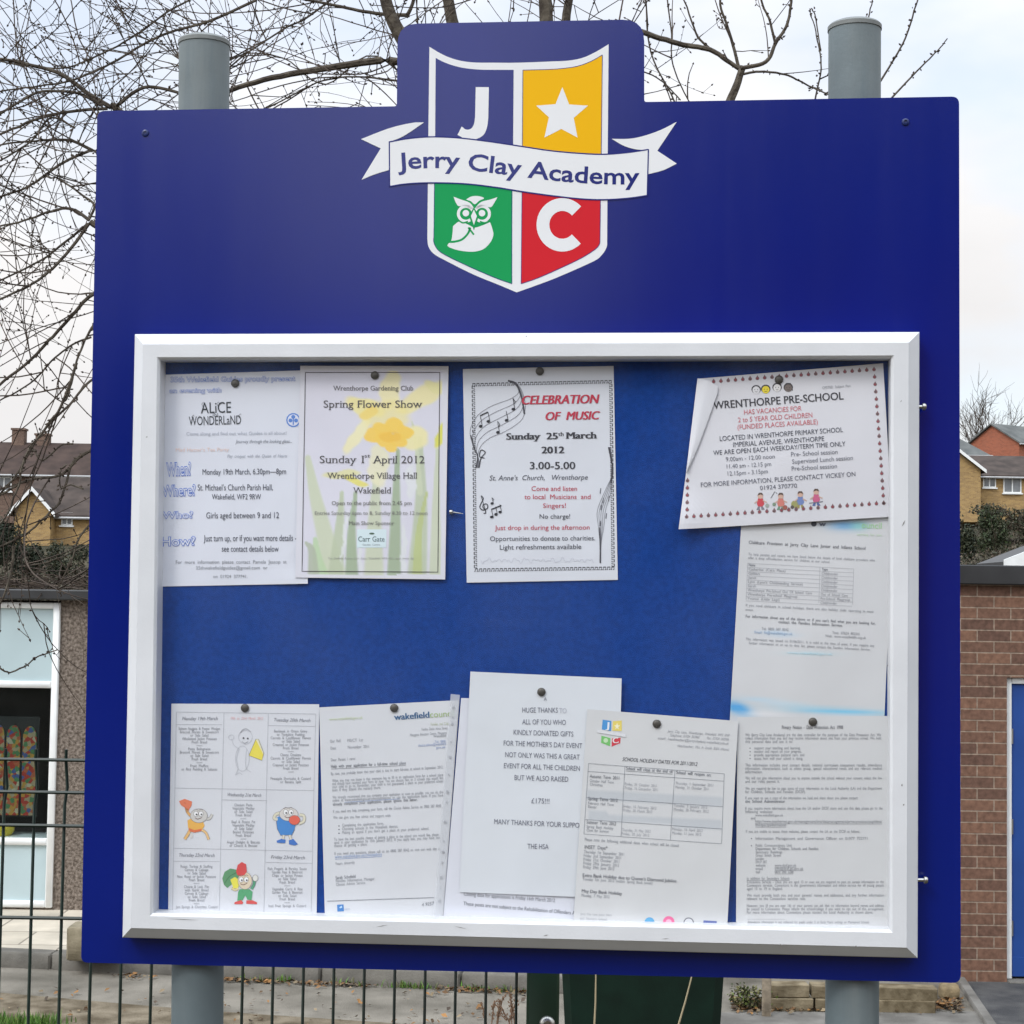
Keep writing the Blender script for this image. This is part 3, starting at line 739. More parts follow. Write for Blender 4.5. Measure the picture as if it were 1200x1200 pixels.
d = MB(); d.cbox(dx0 + .002, dx1 - .002, -.05, .12, -.02, .018, .005); d.build('doorstep', M['footway'], annex)

# ------------------------------------------------------------------ sleepers, stone, stake, weeds
def sleeper(px0, px1, pyb, Y, h, label, dy=.0, z0=None, yaw=0.0):
    p0 = at(px0, pyb, Y); L = (px1 - px0) * Y / FPX
    z = p0[2] if z0 is None else z0
    b = MB(); n = 10; vs = []
    b.cbox(0, L, 0, .12, 0, h, .004)
    o = b.build('timber_sleeper', M['sleeper']); o.location = (p0[0], Y + dy, z); o.rotation_euler = (0, RAD(rng.uniform(-.6, .6)), yaw)
    return tag(o, label, 'timber sleeper', 'old timber sleepers edging the bed')
YS = 10.55
sleeper(902, 953, 1178, YS, .075, 'short lower timber sleeper left of the right sign post', z0=YARD, yaw=.04)
sleeper(956, 1094, 1178, YS, .075, 'long lower timber sleeper behind the right sign post', z0=YARD, yaw=-.02)
sleeper(905, 949, 1166, YS, .075, 'short upper timber sleeper left of the right sign post', .015, YARD + .077, yaw=.05)
sleeper(952, 1097, 1166, YS, .075, 'long upper timber sleeper behind the right sign post', .02, YARD + .077, yaw=-.025)
def rock(name, p, r, m):
    b = MB(); n, k_ = 10, 7; vs = []
    for i in range(k_ + 1):
        t = math.pi * i / k_
        for j in range(n):
            a = 2 * math.pi * j / n; q = np.array([math.sin(t) * math.cos(a), math.sin(t) * math.sin(a), math.cos(t)])
            q = np.sign(q) * np.abs(q) ** .55 * (1 + .08 * math.sin(3 * a + i) * math.sin(2 * t)) * np.array(r); vs.append(tuple(q))
    fs = [(i * n + j, (i + 1) * n + j, (i + 1) * n + (j + 1) % n, i * n + (j + 1) % n) for i in range(k_) for j in range(n)]
    b.add(vs, fs); o = b.build(name, m, smooth=True); o.location = p; return o
p = on_z(1112, 1170, YARD)
tag(rock('stone', (p[0], p[1], YARD + .04), (.065, .06, .055), mat('sandstone', (.22, .165, .09), .9, var=.3, scale=14, bump=.6)), 'yellowish stone at the corner of the path by the sleepers', 'stone')
p = on_z(898, 1191, YARD)
b = MB(); b.cbox(-.026, .026, -.02, .02, -.1, .42, .004); o = b.build('wooden_stake', mat('pale_stake', (.24, .195, .14), .85, var=.25, scale=20, bump=.4), smooth='auto'); o.location = (p[0], p[1], YARD)
tag(o, 'pale upright wooden stake between the bin and the sleepers', 'stake')
p = on_z(875, 1186, YARD)
root = empty('weed_clump', (p[0], p[1] + .1, YARD)); tag(root, 'low mixed green and brown weeds between the bin and the stake', 'weeds')
leaf_cloud([(rng.normal(0, .09), rng.normal(0, .05), .07, .07, .05, .08) for _ in range(6)], 900, .011, [np.array((.10, .13, .03)), np.array((.06, .05, .03)), np.array((.16, .15, .06)), np.array((.04, .05, .02))]).build('foliage', M['leaf'], root, color=True)
# brown seed stems by the kerb end
for (px, lab) in ((578, 'brown dead dock stems standing beside the fence end post'), (603, 'reddish dry weed stems close against the fence end post')):
    p = on_z(px, 1215, YARD); root = empty('dry_weed', (p[0], p[1], YARD)); tag(root, lab, 'weeds')
    b = MB()
    for i in range(4):
        x = rng.normal(0, .03); h = rng.uniform(.16, .27); dx = rng.normal(0, .04)
        b.tube([(x, 0, 0), (x + dx * .4, .01, h * .5), (x + dx, .0, h)], .0035, 4)
        for q in range(14):
            t = rng.uniform(.45, 1.0); c = np.array([x + dx * t, 0, h * t]) + rng.normal(0, .006, 3)
            b.tube([c, c + np.array([rng.normal(0, .008), 0, .012])], .004, 3)
    b.build('stem', mat('dry_stem', (.17, .10, .06), .9), root)

# ------------------------------------------------------------------ wheelie bin
bn = at(752, 1160, 6.3)
binr = empty('wheelie_bin', (bn[0], 6.3, ground_h(0, 6.5) + .14), RAD(-7)); tag(binr, 'dark green wheeled refuse bin partly hidden under the sign', 'wheelie bin')
b = MB(); H = 1.0
def br_(z, w, d0, d1):
    c = .03
    return [(-w + c, d0, z), (w - c, d0, z), (w, d0 + c, z), (w, d1 - c, z), (w - c, d1, z), (-w + c, d1, z), (-w, d1 - c, z), (-w, d0 + c, z)]
secs = [br_(.06, .25, .05, .52), br_(.5, .275, .03, .55), br_(.93, .300, .0, .58), br_(.93, .315, -.015, .6), br_(.99, .315, -.015, .6)]
vs = [q for s_ in secs for q in s_]; fs = [tuple(range(7, -1, -1)), tuple(range(32, 40))]
for i in range(4):
    for j in range(8): fs.append((i * 8 + j, i * 8 + (j + 1) % 8, i * 8 + 8 + (j + 1) % 8, i * 8 + 8 + j))
b.add(vs, fs); b.build('body', M['bin'], binr)
b = MB(); b.cbox(-.322, .322, -.03, .6, .995, 1.03, .012); b.cbox(-.22, .22, .04, .5, 1.031, 1.06, .02); b.build('lid', M['bin'], binr)
b = MB(); b.tube([(-.22, .66, .97), (.22, .66, .97)], .016, 8); b.tube([(-.22, .66, .97), (-.22, .58, .95)], .014, 8); b.tube([(.22, .66, .97), (.22, .58, .95)], .014, 8); b.build('handle', M['bin'], binr)
for sx in (-.27, .27):
    b = MB(); b.lathe([(.03, -.025), (.095, -.025), (.1, -.015), (.1, .015), (.095, .025), (.03, .025)], 20, Matrix.Translation((sx, .52, .1)) @ Matrix.Rotation(RAD(90), 4, 'Y')); b.build('wheel', M['lead'], binr)

for (x0_, y0_, x1_, y1_, lab) in ((698, 1140, 696, 1212, 'thin pale upright dry stalk in front of the bin'), (812, 1138, 793, 1208, 'slanting pale dry stalk in front of the bin')):
    a_ = at(x0_, y0_, 5.6); c_ = at(x1_, y1_, 5.6); e_ = c_ + (c_ - a_) * 4; b = MB()
    b.tube(np.array([a_ + (a_ - c_) * .3, (a_ + c_) / 2 + np.array([.002, 0, 0]), c_, e_]) - c_, [.002, .003, .0035, .004], 5); o = b.build('dry_stalk', mat('straw', (.34, .28, .17), .8)); o.location = c_
    tag(o, lab, 'weeds')
# ------------------------------------------------------------------ green mesh fence
FY = 2.84
f0 = at(636, 1180, FY)
fence = empty('mesh_fence', (f0[0], FY, 0)); tag(fence, 'dark green welded wire mesh fence behind the sign', 'fence')
b = MB(); zr = [at(50, v, FY)[2] for v in (890, 928, 967, 1075)]
rails = zr + [zr[3] - .2 * i for i in range(1, 6)]
xs = at(606, 1170, FY)[0] - f0[0]; x = xs - .0015
vx = []
while x > -1.75: vx.append(x); x -= .0500
for x in vx:
    b.tube([(x, -.0, .03), (x, -.0, zr[1] - .02), (x + rng.normal(0, .0006), .012, (zr[1] + zr[0]) / 2 - .02), (x, 0, zr[0]), (x, 0, zr[0] + .017)], .0027, 6)
for z in rails:
    b.tube([(vx[-1] - .02, -.0052, z), (vx[0] + .03, -.0052, z)], .0031, 6)
b.build('wire_panel', M['fence'], fence, smooth='auto')
b = MB(); hw = .0265; b.cbox(-hw, hw, -.02, .04, -.1, 1.42, .004); fp = b.build('fence_post', M['fencepost'], fence, smooth='auto')
b = MB(); b.cbox(-hw - .004, hw + .004, -.026, -.021, 1.43, 1.45, .002)
b.build('post_cap', M['lead'], fp)
z_b = at(642, 1196, FY)[2]
for z in (z_b, z_b - .4, z_b + .38):
    b = MB(); b.lathe([(.013, 0), (.013, .003), (.011, .006), (.007, .008), (.006, .0082), (.0055, .006)], 16, Matrix.Translation((.007, -.0205, z)) @ Matrix.Rotation(RAD(90), 4, 'X')); b.build('clamp_bolt', M['steel'], fp, smooth='auto')

# ------------------------------------------------------------------ the bare tree behind the sign
TY = 7.1; TS = TY / FPX
tb = at(712, 1000, TY)
tree = empty('bare_tree', (tb[0], TY, ground_h(0, TY))); tag(tree, 'large leafless tree with many budding twigs spreading behind the sign', 'tree')
TO = np.array([tb[0], TY, ground_h(0, TY)])
limb, crown = MB(), MB()
def L_(pts, w0, w1, yoff=0.0, dens=1.0, hidden=None):
    """limb through photo points (px,py[,dy]); widths in photo px; returns smoothed world points"""
    P = []
    for i, q in enumerate(pts):
        dy = q[2] if len(q) > 2 else yoff
        P.append(at(q[0], q[1], TY + dy))
    P = catmull(P, 6)
    n = len(P); P = P + np.cumsum(rng.normal(0, .0022, (n, 3)), axis=0) * np.linspace(0, 1, n)[:, None]
    r = np.linspace(w0, w1, n) / 2 * TS * .86
    limb.tube(P - TO, r, 7 if w0 > 5 else 5)
    return (P, r, dens)
LI = []
LI.append(L_([(722, 1260), (712, 1000), (690, 760), (655, 540), (640, 430)], 66, 46, dens=0))
LI.append(L_([(640, 430), (570, 240), (512, 110), (470, 45), (447, -15), (425, -120)], 34, 11, .05, .7))
LI.append(L_([(640, 430), (600, 200), (545, 70), (525, 10), (512, -90)], 30, 12, .12, .5))
LI.append(L_([(640, 430), (655, 220), (642, 30), (630, -100)], 30, 14, -.1, .5))
LI.append(L_([(650, 260), (660, 60), (668, -10), (700, -110)], 16, 9, .1, .5))
LI.append(L_([(645, 420), (740, 260), (830, 170), (856, 118), (868, 82)], 20, 9, -.15, .1))
LI.append(L_([(868, 82), (850, 70), (832, 58), (800, 52), (758, 41), (720, 24)], 6, 8, -.15, .6))
LI.append(L_([(835, 60), (815, 38), (798, -10)], 4, 2, -.1, .5))
LI.append(L_([(866, 80), (856, 40), (846, 5), (842, -30)], 5, 2.5, -.12, .7))
LI.append(L_([(868, 80), (898, 73), (909, 52), (922, 35), (928, 10), (930, -25)], 6, 3, -.2, .4))
LI.append(L_([(909, 52), (902, 25), (892, 2), (885, -25)], 4, 2.5, -.2, .5))
LI.append(L_([(866, 88), (890, 84), (918, 88), (945, 103), (975, 118)], 4, 2, -.1, .5))
LI.append(L_([(962, 60), (955, 20), (948, 8)], 2.2, 1.6, .1, .0))
LI.append(L_([(955, 118), (962, 80), (958, 45), (948, 10)], 2.6, 1.6, -.05, .25))
LI.append(L_([(1030, 98), (1052, 62), (1065, 35), (1076, 0), (1080, -30)], 3, 2, -.05, .0))
LI.append(L_([(1042, 118), (1070, 88), (1092, 66), (1110, 43)], 3, 1.6, .05, .0))
LI.append(L_([(1006, 45), (1018, 20), (1024, -8)], 2.6, 1.6, .1, .0))
LI.append(L_([(757, 0), (762, 60), (790, 118)], 2.2, 2.5, .1, .5))
LI.append(L_([(744, 80), (775, 95), (800, 120)], 2.2, 2, .15, .8))
LI.append(L_([(780, -20), (786, 40), (788, 75), (808, 125)], 2.2, 2, .12, .6))
# left-hand limbs
LI.append(L_([(560, 230), (505, 110), (466, 73), (400, 79), (330, 91), (272, 109), (238, 122)], 14, 5.5, .05, 1.3))
LI.append(L_([(238, 122), (205, 107), (168, 103), (140, 122), (134, 128)], 4, 6, .05, .8))
LI.append(L_([(600, 430), (430, 330), (240, 200), (150, 140), (128, 125)], 22, 9, .1, 0))
LI.append(L_([(130, 126), (104, 110), (74, 88), (40, 75), (0, 68), (-60, 66)], 7, 4, .1, 1.4))
LI.append(L_([(120, 124), (100, 113), (82, 108), (44, 109), (0, 132), (-50, 160)], 5, 3, 0, 1.3))
LI.append(L_([(126, 127), (90, 129), (60, 134), (30, 142), (0, 154), (-50, 178)], 5, 3.2, .15, 1.2))
LI.append(L_([(226, -2), (196, 14), (166, 36), (130, 57), (100, 70), (76, 77), (30, 76), (0, 70)], 3, 2.5, .3, 1.3))
LI.append(L_([(300, 0), (245, 25), (200, 38), (166, 54), (126, 78), (84, 97), (44, 106), (-10, 116)], 4.5, 2.4, .25, 1.4))
LI.append(L_([(600, 430), (400, 330), (220, 230), (140, 195), (108, 176)], 16, 7, .2, 0))
LI.append(L_([(108, 176), (84, 165), (60, 164), (30, 166), (-20, 172)], 5, 2.4, .2, 1.3))
LI.append(L_([(106, 176), (74, 190), (50, 206), (24, 222), (-30, 240)], 4.5, 3, .15, 1.1))
LI.append(L_([(88, 150), (60, 138), (36, 165), (0, 184), (-30, 196)], 3, 2.4, .1, 1.2))
LI.append(L_([(620, 450), (400, 380), (220, 310), (140, 275), (105, 258)], 16, 8, -.1, 0))
LI.append(L_([(105, 258), (84, 245), (60, 247), (28, 256), (-20, 264)], 5, 2.4, -.1, 1.2))
LI.append(L_([(104, 262), (84, 290), (62, 312), (36, 330), (-20, 356)], 5, 3, -.15, 1.3))
LI.append(L_([(103, 262), (72, 286), (40, 305), (-20, 330)], 4, 2.5, .05, 1.2))
LI.append(L_([(105, 256), (110, 240), (96, 228), (70, 210), (52, 205)], 4, 2.2, 0, 1.0))
LI.append(L_([(260, 320), (150, 335), (108, 345), (88, 365), (68, 388), (42, 418), (0, 455), (-30, 480)], 6, 3.6, .1, .7))
LI.append(L_([(200, 345), (130, 370), (108, 382), (92, 410), (80, 448), (70, 470)], 4, 2.6, -.2, .8))
LI.append(L_([(107, 395), (84, 404), (60, 424), (34, 452), (-10, 478)], 3.2, 2.2, .2, .7))
LI.append(L_([(90, 425), (82, 450), (70, 480), (60, 492), (46, 512), (34, 530), (26, 552), (22, 575), (8, 608), (-20, 640)], 4, 2.6, -.6, .5))
LI.append(L_([(140, 430), (105, 447), (80, 475), (62, 490), (40, 515), (14, 556), (-10, 585)], 3.6, 2.6, -.5, .45))
LI.append(L_([(190, 500), (105, 528), (70, 556), (35, 562), (14, 572), (-10, 582)], 4, 3, -.4, .5))
LI.append(L_([(170, 500), (105, 528), (82, 545), (70, 582), (58, 602), (30, 626), (-20, 646)], 4, 2.4, -.4, .0))
LI.append(L_([(16, 640), (14, 665), (6, 695), (-6, 720), (-14, 760), (4, 786), (24, 782), (44, 769), (66, 763)], 3.6, 1.6, -.5, .0))
LI.append(L_([(108, 612), (92, 630), (82, 660), (72, 682), (74, 694)], 3, 1.8, -.4, .0))
LI.append(L_([(190, 590), (106, 636), (60, 656), (18, 664)], 2.6, 1.6, .1, .0))
LI.append(L_([(86, 520), (70, 522), (48, 538), (38, 524), (36, 530)], 2.4, 1.8, -.5, .1))
LI.append(L_([(98, 573), (82, 568), (70, 570), (68, 552), (72, 545)], 2.4, 2, -.5, .1))
LI.append(L_([(480, 18), (440, 16), (400, 8), (340, -6), (290, -20)], 6, 3, .3, 1.0))
LI.append(L_([(476, 20), (486, 0), (495, -30)], 6, 4, .2, .3))
LI.append(L_([(520, 140), (440, 66), (380, 100), (330, 70), (280, 60)], 2.6, 1.8, .35, 1.1))
LI.append(L_([(400, -10), (360, 20), (330, 34), (276, 70), (250, 95)], 3.4, 2.4, .4, 1.2))
LI.append(L_([(470, 95), (420, 90), (380, 95), (340, 112), (310, 128)], 3, 2, .2, 1.1))

def bud(p, d, s):
    d = d / (np.linalg.norm(d) + 1e-9); a = np.cross(d, [0.3, .5, .8]); a /= np.linalg.norm(a) + 1e-9; c = np.cross(d, a)
    w = s * .3
    crown.add([p, p + d * s * .45 + a * w, p + d * s * .45 + c * w, p + d * s * .45 - a * w, p + d * s * .45 - c * w, p + d * s],
              [(0, 1, 2), (0, 2, 3), (0, 3, 4), (0, 4, 1), (5, 2, 1), (5, 3, 2), (5, 4, 3), (5, 1, 4)])
def twig(p, d, Ln, r, depth):
    n = max(4, int(Ln / .05)); pts = [p]; cur = rng.normal(0, .05, 3)
    for i in range(n):
        d = d + cur * .9 + rng.normal(0, .045, 3) + np.array([0, 0, .02]); d /= np.linalg.norm(d)
        if rng.random() < .15: cur = rng.normal(0, .06, 3)
        p = p + d * Ln / n; pts.append(p)
    pts = np.array(pts)
    crown.tube(pts - TO, np.linspace(r, r * .5, n + 1), 3, cap=False)
    for i in range(1, n + 1):
        if rng.random() < .36:
            sd_ = rng.normal(0, 1, 3) + d * .7; bud(pts[i] - TO, sd_, rng.uniform(.006, .019))
        if depth > 0 and rng.random() < .15:
            sd_ = d + rng.normal(0, .65, 3) * np.array([1, .7, 1]); twig(pts[i], sd_ / np.linalg.norm(sd_), Ln * rng.uniform(.25, .5), r * .75, depth - 1)
        elif rng.random() < .12:
            sd_ = rng.normal(0, 1, 3); sd_ /= np.linalg.norm(sd_); q = pts[i] + sd_ * rng.uniform(.02, .05)
            crown.tube(np.array([pts[i], q]) - TO, [r * .7, r * .6], 3, cap=False); bud(q - TO, sd_, .016)
    bud(pts[-1] - TO, d, .015)
for (P, r, dens) in LI:
    if r[0] < .010:                                                # buds sitting straight on the thin limbs
        for i in range(1, len(P)):
            for q_ in range(2):
                if rng.random() < .5: bud(P[i] + rng.normal(0, .004, 3) - TO + (P[i] - P[i - 1]) * rng.uniform(-.5, .5), rng.normal(0, 1, 3) + (P[i] - P[i - 1]) * 8, rng.uniform(.008, .020))
    if dens <= 0: continue
    seg = np.linalg.norm(np.diff(P, axis=0), axis=1).sum()
    for _ in range(int(seg * 10.5 * dens + rng.random())):
        i = rng.integers(1, len(P) - 1)
        if P[i][2] < at(50, 585, TY)[2]: continue
        t = P[i + 1] - P[i]; t /= np.linalg.norm(t) + 1e-9
        d = t * rng.uniform(-.2, 1.1) + rng.normal(0, .75, 3) * np.array([1, .6, 1]); d /= np.linalg.norm(d)
        right = P[i][0] > at(760, 60, TY)[0]
        twig(P[i], d, rng.uniform(.3, 1.35) * (.36 if right else 1.0), rng.uniform(.0020, .0040), 1)
limb.build('trunk', M['bark'], tree, smooth='auto')
crown.build('crown', M['twig'], tree)

# ================================================================== the sign
YAW, LEAN, SROLL = -0.07956681, 0.01032364, -0.00689882
SC = np.array([0.00566577, 2.34441561, 1.69339831])           # centre of the panel's face
SW, SH = 1.2, 1.1946
_M = Matrix.Rotation(YAW, 3, 'Z') @ Matrix.Rotation(LEAN, 3, 'X') @ Matrix.Rotation(SROLL, 3, 'Y')
SM = np.array(_M)
H0 = SC[2] / SM[2, 2]
SB = SC - SM @ np.array([0, 0, H0])                            # foot of the sign on the ground

def P2S(p, n=0.0):
    """photo pixels -> (s, t) on the sign plane standing n metres proud of the panel face"""
    p = np.atleast_2d(np.asarray(p, float))
    d = CF[None] * FPX + CR[None] * (p[:, :1] - 600) - CU[None] * (p[:, 1:2] - 600)
    o = SM.T @ (CC - SC); dl = d @ SM
    k = (-n - o[1]) / dl[:, 1]
    return np.stack([o[0] + k * dl[:, 0], o[2] + k * dl[:, 2]], 1)

sign = bpy.data.objects.new('school_sign', None); COL.objects.link(sign)
sign.matrix_world = Matrix.Translation(Vector(SB)) @ _M.to_4x4()
tag(sign, 'large blue school sign on two grey posts with crest and white framed cabinet', 'sign')
def SL(st, n):                                                  # sign-local coordinates
    st = np.atleast_2d(st); n = np.broadcast_to(n, (len(st),))
    return np.stack([st[:, 0], -n, st[:, 1] + H0], 1)

def round_poly(pts, radii, k=6):
    out = []; n = len(pts)
    for i in range(n):
        p = np.asarray(pts[i], float); r = radii[i]
        if r <= 0: out.append(p); continue
        a = np.asarray(pts[i - 1], float) - p; c = np.asarray(pts[(i + 1) % n], float) - p
        a /= np.linalg.norm(a); c /= np.linalg.norm(c)
        p0, p1 = p + a * r, p + c * r
        for t in np.linspace(0, 1, k): out.append((1 - t) ** 2 * p0 + 2 * t * (1 - t) * p + t * t * p1)
    return np.array(out)

# panel
pp = round_poly([(114, 130), (95, 1128), (1126, 1152), (1124, 113), (755, 119.5), (755, 22.5), (466, 28), (465, 124.5)],
                [9, 8, 10, 9, 3, 26, 24, 3])
st = P2S(pp, 0); n = len(st)
b = MB(); e = .0008
ins = P2S(pp + 0, 0); cen = st.mean(0)
b.add(SL(st, 0), [tuple(range(n))])
b.add(np.vstack([SL(st, 0), SL(st, -.004)]), [(i, n + i, n + (i + 1) % n, (i + 1) % n) for i in range(n)])
b.add(SL(st, -.004), [tuple(range(n - 1, -1, -1))])
panel = b.build('panel', M['panel'], sign)
for (px, py) in ((170.5, 156), (1061, 143)):
    c = P2S((px, py), 0)[0]; b = MB()
    b.lathe([(.0052, -.0005), (.0052, .0008), (.0045, .002), (.0025, .0026), (.0022, .0012)], 16, Matrix.Translation((c[0], 0, c[1] + H0)) @ Matrix.Rotation(RAD(90), 4, 'X'))
    b.build('screw', mat('painted_screw', (.012, .025, .12), .35), panel, smooth='auto')
# crossrails behind, posts
for t in (.36, -.42):
    b = MB(); b.cbox(-.55, .55, .0045, .0105, t + H0 - .02, t + H0 + .02, .001); b.build('rail', M['steel'], sign)
for (tx, ty, bx, by) in ((239.5, 50, 231.5, 1170), (1001.5, 32, 998.5, 1172)):
    r = .0362; nn = -.011 - r
    a = P2S((tx, ty), nn)[0]; c = P2S((bx, by), nn)[0]
    k = (c - a) / (c[1] - a[1]); bot = a + k * (-H0 - .3 - a[1])
    b = MB(); N = 36; prof = [(r, 0), (r, 1)]
    top = SL(a, nn)[0]; bt = SL(bot, nn)[0]
    b.tube([bt, bt * .5 + top * .5, top - np.array([0, 0, .004])], r, N, cap=False)
    po = b.build('post', M['post'], sign, smooth=True)
    b = MB(); b.lathe([(r - .004, -.006), (r + .0012, -.005), (r + .0012, .0005), (r - .0015, .0035), (r * .8, .006), (r * .4, .0075), (.001, .008)], N, Matrix.Translation(Vector(top)))
    b.build('post_cap', mat('post_cap_plastic', (.16, .17, .165), .55, var=.2, scale=30), po, smooth='auto')

# ------------------------------------------------------------------ notice cabinet
NB, NF, NG, NI = .0045, .041, .035, .010         # back edge, front face, glass, board face
fo = P2S([(167.5, 403.5), (1065, 401.5), (1062.5, 1110.5), (153.5, 1087.5)], NF)
fi = P2S([(185, 419.5), (1046.5, 417.5), (1044.8, 1092), (176.5, 1072.5)], NF)
def grow(q, d):                                   # outward offset of a near-rectangle (TL TR BR BL)
    return q + np.array([(-d, d), (d, d), (d, -d), (-d, -d)])
loops = [(grow(fo, .0165), NB), (grow(fo, .0165), NF - .016), (grow(fo, .0155), NF - .0145), (grow(fo, .0008), NF - .0012), (fo, NF), (grow(fi, .0012), NF), (fi, NF - .0012), (grow(fi, -.0022), NF - .004), (grow(fi, -.0022), NI - .004)]
b = MB(); vs = np.vstack([SL(q, nn) for q, nn in loops]); fs = []
for i in range(len(loops) - 1):
    for j in range(4):
        k = (j + 1) % 4; fs.append((i * 4 + j, i * 4 + 4 + j, i * 4 + 4 + k, i * 4 + k))
b.add(vs, fs); b.mi = 1
# fine mitre lines and chips on the frame
def chip(px, py, l, w, a, nn):
    c = P2S((px, py), nn)[0]; u = np.array([math.cos(a), math.sin(a)]) * l / 2; v = np.array([-math.sin(a), math.cos(a)]) * w / 2
    return SL(np.array([c - u, c - v, c + u * .9, c + v]), nn)
for (px, py, l, w, a) in ((1059, 613, .010, .0016, 1.1), (1057, 920, .004, .002, 1.5), (1059, 943, .003, .002, 1), (915, 1107.5, .005, .002, 2.2), (1003, 1109, .003, .002, .5), (215, 1077.5, .05, .0008, -.02), (448, 1085, .018, .0008, .2), (640, 1096, .008, .001, .2), (617, 394, .004, .0015, .3),
                           (1040, 780, .002, .002, 0), (172, 512, .003, .0014, .4), (540, 1087, .02, .0007, -.2), (780, 1100, .012, .0007, .1), (1056, 470, .004, .001, 1)):
    b.add(chip(px, py, l, w, a, NF + .0004), [(0, 1, 2, 3)])
frame = b.build('cabinet_frame', [M['white_metal'], mat('chipped_paint', (.20, .19, .18), .8)], sign)
# board, reveal, glass
bi = grow(fi, .004)
b = MB(); q = np.vstack([SL(bi, NI), SL(bi, NI - .0052)])
b.add(q, [(0, 3, 2, 1), (0, 1, 5, 4), (1, 2, 6, 5), (2, 3, 7, 6), (3, 0, 4, 7)]); b.build('backing_board', M['felt'], sign)
gi = grow(fi, -.0020)
b = MB(); b.add(SL(gi, NG), [(0, 3, 2, 1)]); b.build('glass_pane', M['glass'], sign)
# cylinder locks on the right-hand side
for (px, py) in ((1083, 477), (1083, 1031)):
    c = P2S((px, py), .014)[0]; x0 = fo[1][0] + .0165
    b = MB()
    b.lathe([(.0026, -.006), (.0026, .003), (.0050, .004), (.0052, .006), (.0040, .0082), (.0015, .0090)], 18, Matrix.Translation((x0 + .0015, -.016, c[1] + H0)) @ Matrix.Rotation(RAD(90), 4, 'Y'))
    b.build('lock_screw', M['steel'], frame, smooth='auto')

# ------------------------------------------------------------------ printing: text gathered first, turned into faces in one go
TEXTQ = {}
STY = {'r': 0.0, 'b': 0.0, 'o': 0.040, 'i': 0.0, 'bi': 0.0, 's': 0.0, 'sb': 0.0, 'm': 0.0}
BOLD = {'b': .05, 'bi': .085, 'sb': .075, 'm': .03}
def need(text, off):
    TEXTQ[(text, round(off, 4))] = None
def harvest():
    obs = []
    for (t, off) in list(TEXTQ):
        cu = bpy.data.curves.new('t', 'FONT'); cu.body = t; cu.size = 1.0; cu.offset = off; cu.resolution_u = 3
        cu.dimensions = '2D'; cu.fill_mode = 'FRONT'
        o = bpy.data.objects.new('t', cu); COL.objects.link(o); obs.append((t, off, o))
    dg = bpy.context.evaluated_depsgraph_get(); dg.update()
    for t, off, o in obs:
        ev = o.evaluated_get(dg); me = ev.to_mesh()
        v = np.zeros(len(me.vertices) * 3); me.vertices.foreach_get('co', v); v = v.reshape(-1, 3)[:, :2].copy()
        f = [tuple(p.vertices) for p in me.polygons if p.normal.z > 0] or [tuple(p.vertices)[::-1] for p in me.polygons]
        TEXTQ[(t, off)] = (v, f); ev.to_mesh_clear()
    for t, off, o in obs:
        cu = o.data; bpy.data.objects.remove(o); bpy.data.curves.remove(cu)

def serifs(v, f, cap):
    """short bars at the feet and heads of the upright strokes"""
    from collections import Counter
    cnt = Counter()
    for p in f:
        for i in range(len(p)): cnt[tuple(sorted((p[i], p[(i + 1) % len(p)])))] += 1
    ys = v[:, 1]; nv, nf = [v], list(f); base = len(v)
    for (a, c), k in cnt.items():
        if k != 1: continue
        pa, pc = v[a], v[c]; w = abs(pa[0] - pc[0])
        if abs(pa[1] - pc[1]) > .004 or w < .03 or w > .17: continue
        y = pa[1]; lo, hi = min(pa[0], pc[0]), max(pa[0], pc[0])
        if abs(y) < .02: d = 1
        elif y > cap * .6: d = -1
        elif y < -.1: d = 1
        else: continue
        q = np.array([(lo - .055, y), (hi + .055, y), (hi + .055, y + d * .042), (lo - .055, y + d * .042)])
        nv.append(q); ids = tuple(range(base, base + 4)); nf.append(ids if d > 0 else ids[::-1]); base += 4
    return np.vstack(nv), nf

